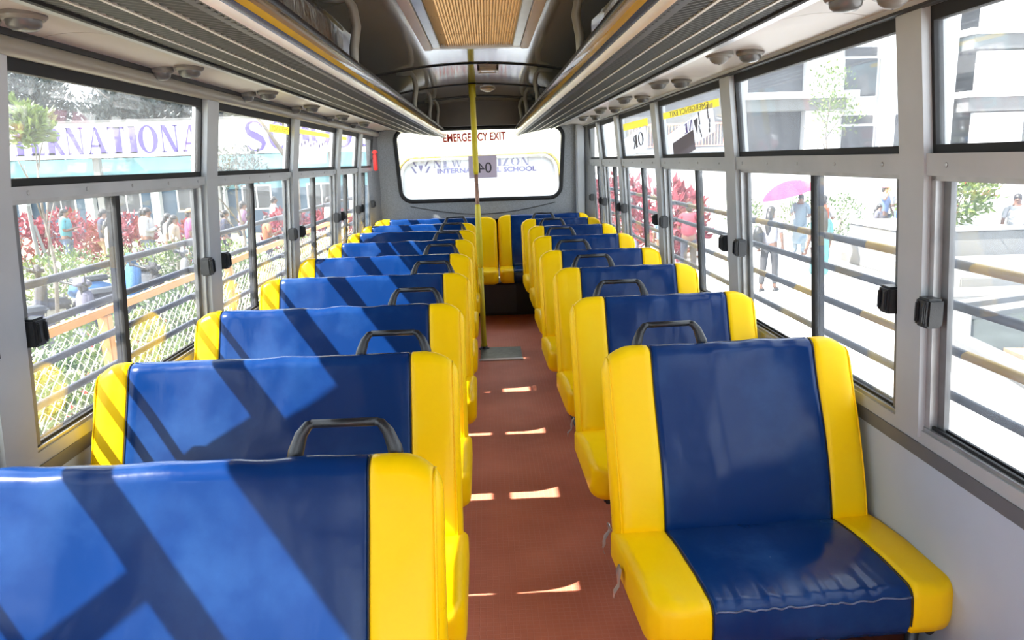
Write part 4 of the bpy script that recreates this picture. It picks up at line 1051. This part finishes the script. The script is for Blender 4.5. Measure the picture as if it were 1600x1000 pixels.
def shrub(x, y, r, h, mt_, n, size, seed, label, group=None, flowers=None, nf=0, gz=GZ, cat='shrub', name='shrub'):
    t = empty(name, (x, y, gz), label=label, cat=cat, group=group)
    g = G(); rnd = random.Random(seed)
    for i in range(5):
        a = rnd.uniform(0, 6.28); g.tube([(.06*math.cos(a), .06*math.sin(a), 0), (r*.25*math.cos(a), r*.25*math.sin(a), h*.4), (r*.5*math.cos(a), r*.5*math.sin(a), h*.75)], [.02, .014, .006], 5)
    g.build('stem', 'bark', t)
    v, f = leaves(n, (0, 0, h*.52), (r, r, h*.50), size, seed)
    tag(obj('foliage', v, f, mt_, t), kind='stuff')
    if flowers:
        v, f = leaves(nf, (0, 0, h*.58), (r*1.03, r*1.03, h*.50), size*.7, seed+99); tag(obj('blossom', v, f, flowers, t), kind='stuff')
    return t
for i, (x, y, r, h) in enumerate(((-12.9, 21.0, .9, 1.40), (-11.7, 21.3, .8, 1.50), (-10.4, 20.8, .75, 1.25), (-9.6, 20.4, .7, 1.40), (-8.0, 20.9, .75, 1.2), (-5.9, 22.3, .7, 1.3), (-4.8, 23.3, .8, 1.3))):
    shrub(x, y, r, h, 'leafr', 700, .20, 20+i, 'crimson-leaved shrub %s' % ('leftmost of the hedge behind the queue', 'second from the left behind the queue', 'behind the cyan-shirted person', 'behind the navy-shirted person', 'behind the white-shirted people', 'beyond the second left window', 'beyond the third left window')[i], 'crimson shrubs behind the queue')
WF = [(-9.3, 14.6, .8, .95), (-8.3, 14.6, .85, 1.0), (-9.2, 16.6, .8, .95), (-7.6, 16.4, .8, 1.0), (-6.9, 17.0, .6, 1.0), (-5.6, 16.4, .7, 1.0), (-4.6, 13.9, .7, 1.05), (-4.2, 8.6, .6, .85), (-4.7, 11.2, .6, .85), (-3.7, 6.6, .5, .75), (-3.9, 10.0, .5, .8), (-4.2, 17.2, .7, 1.1), (-3.75, 5.3, .55, .75), (-4.6, 6.9, .6, .8), (-5.2, 8.2, .6, .75), (-3.6, 8.0, .5, .7), (-4.3, 4.4, .6, .7), (-4.9, 9.5, .6, .8), (-5.4, 6.6, .6, .7)]
WL = ['behind the charcoal scooter at the far left', 'just right of the charcoal scooter', 'in front of the cyan-shirted person', 'in front of the white-shirted people', 'between the grey scooter and the queue', 'in front of the pink-shirted person', 'beyond the second left window', 'low behind the chain-link fence', 'beside the black scooter', 'nearest the camera behind the fence', 'behind the far fence rail', 'beyond the third left window', 'low and nearest behind the fence post', 'second row behind the fence, near the post', 'below the violet grey scooter', 'low beside the far fence rail', 'at the lower left corner of the first window', 'in front of the black scooter', 'second row at the lower left']
for i, (x, y, r, h) in enumerate(WF):
    shrub(x, y, r, h, 'leafl' if i % 2 else 'leafg', 900, .10, 50+i, ('white-flowered green shrub ' if i not in (7, 9, 12, 13, 16) else 'red-flowered green shrub ')+WL[i], 'flowering shrubs behind the fence', 'flower' if i not in (7, 9, 12, 13, 16) else 'flowerr', 170 if i not in (7, 9, 12, 13, 16) else 45)
def tree(x, y, h, r, mt_, n, size, seed, label, trunk=.16, crown=None, group='trees beyond the banner wall'):
    t = empty('tree', (x, y, GZ), label=label, cat='tree', group=group)
    cz_ = crown or h*.62; rnd = random.Random(seed)
    g = G().tube([(0, 0, 0), (.1, .05, h*.3), (.0, .1, h*.55), (.1, 0, h*.85)], [trunk, trunk*.8, trunk*.6, trunk*.2], 8)
    for i in range(5):
        a = rnd.uniform(0, 6.28); g.tube([(0, .08, h*(.35+.08*i)), (r*.4*math.cos(a), r*.4*math.sin(a), h*(.5+.07*i)), (r*.8*math.cos(a), r*.8*math.sin(a), h*(.6+.07*i))], [trunk*.5, trunk*.3, trunk*.1], 6)
    g.build('trunk', 'bark', t, True)
    V = []; F = []
    for k in range(9):
        a = rnd.uniform(0, 6.28); q = rnd.uniform(.1, .7)*r; c = (q*math.cos(a), q*math.sin(a), cz_+rnd.uniform(-.5, .5)*(h-cz_)*1.2)
        v, f = leaves(n//9, c, (r*.55, r*.55, (h-cz_)*.5), size, seed*10+k); b = len(V); V += v; F += [tuple(i+b for i in p) for p in f]
    tag(obj('crown', V, F, mt_, t), kind='stuff')
    return t
TL = [(-27, 38, 9.0, 3.0), (-21.5, 38, 8.3, 3.0), (-16.4, 38, 8.8, 3.0), (-11.4, 38, 7.6, 2.8), (-29, 45, 11, 3.6), (-20, 45, 11.2, 3.8)]
TN = ['leftmost', 'second from the left', 'third from the left', 'rightmost', 'taller one behind the leftmost', 'taller one in the middle behind']
for i, (x, y, h, r) in enumerate(TL):
    tree(x, y, h, r, 'leafd', 9000, .36, 5+i, 'hazy grey-green tree above the lettered banner, '+TN[i], .2, h*.55)
tree(-7.05, 12.2, 3.65, .34, 'leafl', 420, .19, 31, 'slim light green sapling in front of the banner at the far left', +.035, 3.3, 'young trees left of the bus')
tree(-5.35, 16.4, 3.3, .75, 'leafd', 700, .10, 33, 'small grey-green leafy tree seen through the second left window', .04, 2.7, 'young trees left of the bus')
tree(-5.6, 22.2, 7.5, 1.6, 'leafg', 900, .22, 35, 'tall tree with a pale slanting trunk by the second left window', .15, 6.3, 'young trees left of the bus')
st = empty('garden_stake', (-9.6, 16.4, GZ), label='pale leaning wooden stake at the far left in front of the red shrubs', cat='stake')
G().tube([(0, 0, 0), (-.12, .05, 1.9)], [.05, .04], 8).build('shaft', 'offwhite', st); G().tube([(.25, .1, 0), (-.05, .06, 1.5)], [.035, .03], 8).build('brace', 'offwhite', st)
bl = empty('broad_leaf_plant', (-3.15, 11.4, GZ), label='plant with very large light green leaves beyond the second left window', cat='plant')
G().tube([(0, 0, 0), (.02, 0, .6), (0, .05, 1.35)], [.04, .03, .015], 6).build('stem', 'bark', bl)
rnd = random.Random(4)
for i in range(14):
    a = i*2.4; z = .55+.07*i; d = Vector((math.cos(a), math.sin(a), .15-.03*i % .3)).normalized(); s = d.cross(Vector((0, 0, 1))).normalized(); p0 = Vector((0, 0, z))+d*.12; l = .36
    v = []; f = []
    prof = [(0, .02), (.15, .11), (.4, .15), (.7, .11), (1, .005)]
    for (u, w) in prof: c = p0+d*l*u-Vector((0, 0, .14*u*u)); v += [tuple(c-s*w-Vector((0, 0, .02))), tuple(c), tuple(c+s*w-Vector((0, 0, .02)))]
    for j in range(4): f += [(3*j, 3*j+1, 3*j+4, 3*j+3), (3*j+1, 3*j+2, 3*j+5, 3*j+4)]
    obj('leaf', v, f, 'leafl', bl, True)

# ------------------------------------------------------------------ chain-link fence along the left of the bus
fx = -2.62; fz = .56
fe = empty('chain_link_fence', (fx, 5.0, GZ), label='chain-link fence with an orange top rail along the left of the bus', cat='fence')
G().box((-.025, -6.2, fz-GZ-.055), (.025, 9.5, fz-GZ), .006).build('top_rail', 'orange', fe)
G().box((-.02, -6.2, .08), (.02, 9.5, .12)).build('bottom_rail', 'orange', fe)
for y in (-4.9, -2.4, .1, 2.6, 5.1, 7.6): G().box((-.035, y-.035, 0), (.035, y+.035, fz-GZ-.056), .006).build('post', 'orange', fe)
g = G(); cell = .115; cz2 = .045; nz = int((fz-GZ-.18)/cz2); ny = int(12.8/cell)
def rod(p, q, r=.0030):
    p = Vector(p); q = Vector(q); t = (q-p).normalized(); a = t.cross(Vector((1, 0, 0))).normalized()*r; b = Vector((1, 0, 0))*r; k = len(g.v)
    g.v += [tuple(p+a), tuple(p-a*.5+b*.87), tuple(p-a*.5-b*.87), tuple(q+a), tuple(q-a*.5+b*.87), tuple(q-a*.5-b*.87)]
    g.f += [(k, k+1, k+4, k+3), (k+1, k+2, k+5, k+4), (k+2, k, k+3, k+5)]
for i in range(ny):
    y = -3.5+i*cell
    for j in range(nz):
        z = .12+j*cz2; a, b = (0, cell/2) if j % 2 == 0 else (cell/2, 0)
        rod((0, y+a, z), (0, y+b, z+cz2))
        rod((.004, y+cell-a, z), (.004, y+cell-b, z+cz2))
tag(g.build('wire_mesh', 'wire', fe), kind='stuff')

# ------------------------------------------------------------------ parked scooters
def scooter(x, y, rz, body, label, mirror=True):
    t = empty('scooter', (x, y, GZ), rz, label=label, cat='scooter', group='parked scooters')
    for yy in (.58, -.58):
        g = G()
        for i in range(20):
            a0, a1 = 2*PI*i/20, 2*PI*(i+1)/20
            g.tube([(0, yy+.21*math.cos(a0), .25+.21*math.sin(a0)), (0, yy+.21*math.cos(a1), .25+.21*math.sin(a1))], .042, 8, False)
        w = g.build('wheel', 'black', t, True); G().lathe([(.15, -.03), (.16, 0), (.15, .03)], (0, yy, .25), 16, 'x').build('rim', 'alu_dull', w)
    bm_ = M.get(body) or body
    prof = [(-.80, .52), (-.72, .72), (-.30, .70), (-.10, .62), (-.06, .32), (.22, .28), (.30, .42), (.36, .86), (.44, .94), (.50, .80), (.46, .40), (.34, .20), (-.20, .18), (-.50, .34)]
    bm = bmesh.new(); vs = [bm.verts.new((-.15, a, b)) for a, b in prof]; fc = bm.faces.new(vs); r = bmesh.ops.extrude_face_region(bm, geom=[fc])
    for q in r['geom']:
        if isinstance(q, bmesh.types.BMVert): q.co.x += .30
    bmesh.ops.recalc_face_normals(bm, faces=bm.faces[:]); bmesh.ops.bevel(bm, geom=bm.edges[:], offset=.03, segments=2, affect='EDGES')
    bm.verts.index_update(); obj('body', [p.co[:] for p in bm.verts], [[q.index for q in f_.verts] for f_ in bm.faces], bm_, t, True); bm.free()
    G().box((-.15, -.78, .70), (.15, -.12, .80), .045).build('seat', 'blackpl', t, True)
    G().box((-.12, .44, .34), (.12, .82, .52), .05).build('front_mudguard', bm_, t, True)
    G().tube([(0, .58, .26), (0, .44, .62), (0, .38, .98)], .028, 8).build('steering_column', 'steel', t)
    g = G().tube([(-.34, .26, 1.05), (-.20, .36, 1.0), (0, .40, 1.0), (.20, .36, 1.0), (.34, .26, 1.05)], .018, 8); h_ = g.build('handlebar', 'blackpl', t, True)
    for sx in (-1, 1): G().tube([(sx*.34, .26, 1.05), (sx*.40, .22, 1.06)], .024, 8).build('grip', 'black', h_)
    G().box((-.15, .32, .92), (.15, .50, 1.10), .06).build('headlamp_shell', bm_, t, True)
    G().ell((0, .485, 1.0), (.08, .035, .06), 12, 6).build('headlamp', 'lampglass', t, True)
    if mirror:
        for sx in (-1, 1):
            m0 = G().tube([(sx*.22, .34, 1.0), (sx*.30, .30, 1.24)], .008, 6).build('mirror_arm', 'blackpl', t); G().ell((sx*.32, .29, 1.28), (.07, .02, .05), 12, 6).build('mirror', 'alu', m0, True)
    return t
scooter(-6.05, 10.5, -.6, cl('violet_grey_scooter_paint', (.20, .19, .28)), 'violet grey scooter nearest the fence at the far left')
scooter(-7.75, 12.3, -.9, cl('charcoal_scooter_paint', (.08, .08, .10)), 'charcoal scooter with mirrors behind the violet grey one')
scooter(-6.75, 13.6, -.5, cl('blue_scooter_paint', (.04, .22, .60)), 'blue-fronted scooter between the dark ones')
scooter(-5.75, 12.1, -.7, cl('black_scooter_paint', (.03, .03, .04)), 'black scooter in the middle of the first left window')
scooter(-6.3, 14.6, -1.1, cl('grey_scooter_paint', (.30, .31, .34)), 'grey scooter with a big tail rail on the right of the row')

# ------------------------------------------------------------------ lettered banner and the cyan building below it
bw = empty('banner_wall', (-10.5, 30.0, GZ), label='long white banner with large purple serif lettering beyond the queue', cat='banner')
G().box((-9.5, 0, 3.10), (10.0, .14, 4.42), .02).build('board', 'white', bw)
G().box((-9.5, -.04, 4.42), (10.0, .2, 4.50)).build('coping', 'slab', bw)
for x in (-9, -4.5, 0, 4.5, 9.4): G().box((x-.12, .14, 0), (x+.12, .38, 4.4)).build('post', 'offwhite', bw)
mm = lambda x, z: Matrix.Translation((x, -.012, z)) @ RX
x = -8.68
for ch in 'INTERNATIONAL':
    o_, w_ = serif('letter', ch, 1.0, 'paint_purple', bw, mm(x, 3.25), .10, .80, .011); x += w_
o_, w_ = serif('letter', 'S', 1.10, 'paint_purple', bw, mm(1.33, 3.20), .10, 1.0, .011); x = 1.33+w_
for ch in 'CHOOL':
    o_, w_ = serif('letter', ch, 1.0, 'paint_purple', bw, mm(x, 3.25), .10, .80, .011); x += w_
bd = empty('cyan_building', (-10.5, 31.2, GZ), label='low cyan building with white columns behind the people', cat='building')
G().box((-12, 0, 0), (12, 2, 1.75)).build('wall', 'blueg', bd); G().box((-12.2, -.5, 2.45), (12.2, 2.2, 3.08), .01).build('fascia', 'cyan', bd); G().box((-12, 0, 1.75), (12, 2, 2.45)).build('upper_wall', 'cyan', bd)
for i in range(9):
    x = -10.5+i*2.6; G().box((x-.16, -.4, 0), (x+.16, -.1, 2.45)).build('column', 'white', bd)
for i in range(8):
    x = -9.2+i*2.6
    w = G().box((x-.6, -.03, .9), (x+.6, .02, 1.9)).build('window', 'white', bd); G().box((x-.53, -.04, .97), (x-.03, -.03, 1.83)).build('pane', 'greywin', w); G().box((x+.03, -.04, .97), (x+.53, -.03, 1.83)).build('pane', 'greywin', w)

# ------------------------------------------------------------------ outdoors: right side
# low white boundary wall, running away to the left
def along(p, q, z0, z1, th, g):
    p = Vector((p[0], p[1], 0)); q = Vector((q[0], q[1], 0)); d = (q-p).normalized(); n = Vector((-d.y, d.x, 0))*th
    g.prism([(p.x, p.y), (q.x, q.y), (q.x+n.x, q.y+n.y), (p.x+n.x, p.y+n.y)], (z0, z1), 2); return g
bwall = empty('boundary_wall', (4.0, 30.5, GZ), label='low plain white boundary wall behind the walkers', cat='wall')
along((0, 0), (12.5, -13.7), 0, 1.95, .25, G()).build('masonry', 'white', bwall)
along((-.02, -.04), (12.54, -13.8), 1.95, 2.03, .32, G()).build('coping', 'offwhite', bwall)
# white building with balconies
bg_ = empty('campus_building', (9.0, 36.0, GZ), label='white multi-storey building with grey window bays beyond the right windows', cat='building')
G().box((-9, 0, 0), (13, 8, 13)).build('wall', 'white', bg_)
BX = 9.0
def bbox_(name, mt_, x0, x1, z0, z1, y0, y1, parent=bg_, bx=BX): return G().box((x0-bx, y0, z0), (x1-bx, y1, z1), .01).build(name, mt_, parent)
# bays: shaded recesses drawn as flat dark panels between bright piers, storey by storey
for st_ in range(3):
    dz = 3.02*(st_-1)+.0
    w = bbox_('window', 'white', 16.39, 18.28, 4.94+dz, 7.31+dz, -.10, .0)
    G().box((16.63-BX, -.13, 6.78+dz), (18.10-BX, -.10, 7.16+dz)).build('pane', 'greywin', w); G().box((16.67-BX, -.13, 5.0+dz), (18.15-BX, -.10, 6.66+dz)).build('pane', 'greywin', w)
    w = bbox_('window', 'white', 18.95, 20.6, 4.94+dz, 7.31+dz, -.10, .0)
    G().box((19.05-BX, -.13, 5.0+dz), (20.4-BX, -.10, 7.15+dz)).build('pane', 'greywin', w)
    bbox_('dark_recess_panel', 'greywin', 12.2, 14.72, 4.95+dz, 7.6+dz, -.06, .0)
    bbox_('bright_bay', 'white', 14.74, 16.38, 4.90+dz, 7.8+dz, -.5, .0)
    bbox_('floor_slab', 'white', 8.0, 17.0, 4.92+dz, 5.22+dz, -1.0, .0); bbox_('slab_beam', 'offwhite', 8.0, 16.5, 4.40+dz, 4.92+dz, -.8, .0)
    bbox_('dark_recess_panel', 'greywin', 9.0, 11.2, 4.95+dz, 7.6+dz, -.06, .0)
bbox_('pilaster', 'white', 18.3, 18.92, 0, 12.8, -.6, 0)
bk = empty('balcony_block', (18.0, 26.0, GZ), label='white building block with stacked balcony slabs at the far right', cat='building')
bq = lambda name, mt_, x0, x1, z0, z1, y0, y1: bbox_(name, mt_, x0, x1, z0, z1, y0, y1, bk, 18.0)
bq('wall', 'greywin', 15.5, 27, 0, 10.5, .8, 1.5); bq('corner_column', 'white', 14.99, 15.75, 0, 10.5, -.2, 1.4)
for i in range(3):
    dz = 2.0*(i-1)*1.0-0.0
    z = 4.14+(i-1)*1.96
    bq('balcony_slab', 'white', 15.75, 27, z, z+.20, -.9, .8); bq('slab_beam', 'slab', 15.88, 27, z-.45, z, -.8, .8)  # beam's grey holds the shadow under the slab in its colour
    bq('parapet', 'white', 16.22, 17.96, z+.22, z+1.48, -.55, -.4); bq('end_panel', 'slab', 17.98, 27, z+.22, z+1.50, -.45, -.3)
bq('parapet', 'white', 16.15, 27, 8.35, 10.4, -.55, .8)

# railed balcony far ahead on the right
bb = empty('railed_balcony', (8.4, 33.5, GZ+2.86), label='balcony with a red-brown railing seen through the third right window', cat='balcony')
G().box((-2.4, -.9, -.2), (2.6, 2.4, 0), .02).build('slab', 'offwhite', bb); G().box((-2.4, .8, .0), (2.6, .9, 2.4)).build('dark_recess_panel', 'greywin', bb)
G().box((-2.4, -.88, .95), (2.6, -.82, 1.02)).build('top_rail', 'rail_red', bb); G().box((-2.4, -.88, .06), (2.6, -.82, .10)).build('bottom_rail', 'rail_red', bb)
for i in range(38): G().box((-2.35+i*.13, -.87, .1), (-2.32+i*.13, -.84, .95)).build('baluster', 'rail_red', bb)
for x in (-2.2, 2.4): G().box((x-.15, -.7, -2.86), (x+.15, -.4, -.2)).build('column', 'white', bb)
# hedges
for i, (x, y, r, h) in enumerate(((6.2, 26.4, .7, 1.3), (8.3, 24.3, .6, 1.1), (9.5, 22.9, .7, 1.1), (10.3, 22.1, .7, 1.25), (11.4, 20.9, .7, 1.05))):
    shrub(x, y, r, h, 'leafg' if i else 'leafl', 600, .12, 120+i, 'low green hedge shrub along the white wall, %s' % ('far end beside the floral top', 'behind the pink umbrella', 'beside the red backpack', 'middle of the row', 'nearest beside the blue shirt')[i], 'hedge shrubs along the white wall')
for i, (x, y, r, h) in enumerate(((4.15, 18.2, .75, 1.95), (3.45, 19.6, .7, 2.0), (2.9, 21.5, .8, 2.0), (4.9, 19.2, .6, 1.6))):
    shrub(x, y, r, h, 'leafr', 420, .30, 140+i, 'tall shrub with long crimson leaves beyond the right rear windows, %s' % ('nearest', 'second', 'farthest', 'rightmost')[i], 'crimson shrubs on the right')
tree(16.4, 19.4, 6.3, 1.1, 'leafl', 700, .16, 61, 'young yellow-green tree in front of the balcony block', .05, 4.9, 'young trees right of the bus')
tree(13.8, 31.0, 6.0, 1.2, 'leafl', 700, .16, 63, 'young sparse tree in front of the white building', .05, 4.4, 'young trees right of the bus')
# raised planter and tiered white terraces
pl_ = empty('raised_planter', (9.4, 15.6, GZ), label='raised white planter filled with a green and red flowering shrub', cat='planter')
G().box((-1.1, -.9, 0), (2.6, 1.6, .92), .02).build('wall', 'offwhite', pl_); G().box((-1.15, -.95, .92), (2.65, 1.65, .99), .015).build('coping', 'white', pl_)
shrub(9.55, 15.5, .85, 1.15, 'leafl', 700, .22, 171, 'bushy light green shrub with red flowers in the raised planter', None, 'flowerr', 60, GZ+.99)
tr = empty('terrace_steps', (9.6, 13.2, GZ), label='broad white terrace steps between the planter and the pond', cat='steps')
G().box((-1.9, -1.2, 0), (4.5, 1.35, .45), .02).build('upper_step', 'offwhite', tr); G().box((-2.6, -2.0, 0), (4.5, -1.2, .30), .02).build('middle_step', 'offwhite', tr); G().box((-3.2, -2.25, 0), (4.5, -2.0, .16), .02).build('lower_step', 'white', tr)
gs = empty('stone_slab', (8.9, 17.3, GZ), .35, label='grey angular stone slab lying on the pale paving', cat='slab')
G().prism([(-.7, -.3), (.9, -.45), (1.0, .3), (-.4, .5)], (0, .20), 2).build('top', 'slab', gs); G().box((-.2, -.32, 0), (.8, .30, .26), .02).build('block', 'greywin', gs)
# pond with a curved kerb
pd = empty('pond', (8.4, 7.0, GZ), label='small pond inside a curved white kerb beside the bus', cat='pond')
ring = [(-3.95, -3.4), (-3.6, -1.4), (-3.25, .4), (-3.0, 1.8), (-2.3, 3.15), (-.6, 3.75), (3.2, 3.8), (3.2, -3.4)]
inner = [(-3.25, -3.4), (-3.05, -1.5), (-2.88, .2), (-2.70, 1.6), (-1.95, 2.75), (-.5, 3.3), (2.6, 3.35), (2.6, -3.4)]
g = G()
for i in range(len(ring)-1):
    g.prism([ring[i], ring[i+1], inner[i+1], inner[i]][::-1], (0, .34), 2)
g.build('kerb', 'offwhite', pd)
g = G()
for i in range(5):
    a, b = Vector(ring[i]), Vector(ring[i+1]); ia, ib = Vector(inner[i]), Vector(inner[i+1])
    g.prism([tuple(a.lerp(ia, -.08)), tuple(b.lerp(ib, -.08)), tuple(b.lerp(ib, .35)), tuple(a.lerp(ia, .35))][::-1], (.34, .42), 2)
g.build('coping', 'slab', pd)
G().prism(inner[::-1], (.05, .27), 2).build('water', 'water', pd)
so = G().prism([(-3.0, -2.6), (-2.88, -1.2), (-2.74, .95), (-2.2, .85), (-2.1, -2.6)][::-1], (.10, .36), 2).build('planting_bed', 'brown_soil', pd)
for i, (x, y) in enumerate(((5.80, 7.25), (5.98, 7.80), (5.78, 6.6))):
    t = empty('grass_tuft', (x, y, GZ+.36), label='tuft of bright green grass in the pond bed, %s' % ('middle', 'farthest', 'nearest the camera')[i], cat='grass', group='grass tufts by the pond')
    rnd = random.Random(i+3); v = []; f = []
    for j in range(60):
        a = rnd.uniform(0, 6.28); q = rnd.uniform(0, .12); l = rnd.uniform(.2, .42); o_ = Vector((q*math.cos(a), q*math.sin(a), 0)); d = Vector((.35*math.cos(a), .35*math.sin(a), 1)); s = Vector((-math.sin(a), math.cos(a), 0))*.008; k = len(v)
        v += [tuple(o_-s), tuple(o_+s), tuple(o_+d*l*.6+s*.8), tuple(o_+d*l*.6-s*.8), tuple(o_+d*l+Vector((.06*math.cos(a), .06*math.sin(a), -.02)))]; f += [(k, k+1, k+2, k+3), (k+3, k+2, k+4)]
    tag(obj('blades', v, f, 'leafl', t), kind='stuff')

# ------------------------------------------------------------------ the bus parked behind
ob = empty('parked_bus', (-.05, 10.3, GZ), label='cream and yellow bus parked nose-on behind the rear window', cat='bus')
w2 = rrect(-1.12, 1.02, 1.85, 2.56, .16, 6, -.04)
def arch(p): return (p[0], p[1]+(.13*(1-(p[0]/1.05)**2) if p[1] > 2.3 else 0))
w2 = [arch(p) for p in w2]
out2 = rrect(-1.22, 1.22, .45, 3.15, .22, 6)
v = []; f = []; n = len(w2)
for y, ring_ in ((0, w2), (0, out2), (.10, w2), (6., out2)): v += [(p[0], y, p[1]) for p in ring_]
for i in range(n):
    j = (i+1) % n; f += [(i, j, n+j, n+i), (n+i, n+j, 3*n+j, 3*n+i), (i, 2*n+i, 2*n+j, j)]
f.append(tuple(3*n+i for i in range(n)))
shade(obj('body', v, f, 'bus_cream', ob), 40)
G().tube([(p[0], -.01, p[1]) for p in w2]+[(w2[0][0], -.01, w2[0][1])], .022, 8, False).build('windscreen_rubber', 'alu_dull', ob, True)
g = G().tube([(p[0]*1.04, -.012, 2.25+(p[1]-2.25)*1.08) for p in w2]+[(w2[0][0]*1.04, -.012, 2.25+(w2[0][1]-2.25)*1.08)], .016, 8, False); g.build('yellow_surround', 'bus_yellow', ob, True)
wsn = G().prism(w2, (.05, .06), 1).build('windscreen', 'windscreen', ob)
G().box((-.98, .04, 2.36), (.98, .048, 2.62)).build('sun_strip', 'sheetw', wsn)
o_, wl = serif('lettering', 'NEW HORIZON', .105, 'paint_lilac', wsn, Matrix.Translation((-.66, .039, 2.485)) @ RX, .22, 1.18, .002)
text('lettering', 'INTERNATIONAL SCHOOL', .088, 'paint_purple', wsn, Matrix.Translation((.05, .034, 2.435)) @ RX, .001, 1.25, .002)
g = G()
for k in range(6):
    for sgn in (1, -1): g.prism(leaf2(-.83+sgn*(.055+.02*(k % 3)), 2.42+.027*k, PI/2-sgn*(1.0-.12*k), .05, .014), (.034, .038), 1)
g.prism([(-.83, 2.43), (-.80, 2.52), (-.86, 2.52)], (.034, .038), 1)
g.build('leaf_emblem', 'paint_lilac', wsn)
for x in (-.55, .0, .52): G().box((x-.18, .5, 1.5), (x+.18, .62, 2.2), .05).build('seat_back', cl('pale_seat_cloth', (.45, .48, .62)), ob, True)
for sx in (-1, 1):
    G().ell((sx*.90, -.01, 1.0), (.16, .05, .12), 14, 8).build('headlamp', 'lampglass', ob, True)
G().box((-1.2, -.08, .5), (1.2, .06, .74), .04).build('bumper', 'steel', ob)
G().box((-.6, -.03, 1.0), (.6, .01, 1.5), .01).build('grille', 'dark', ob)
for sx in (-1, 1): G().lathe([(.42, -.14), (.46, -.08), (.46, .08), (.42, .14)], (sx*1.0, 1.6, .46), 20, 'x').build('wheel', 'black', ob, True)
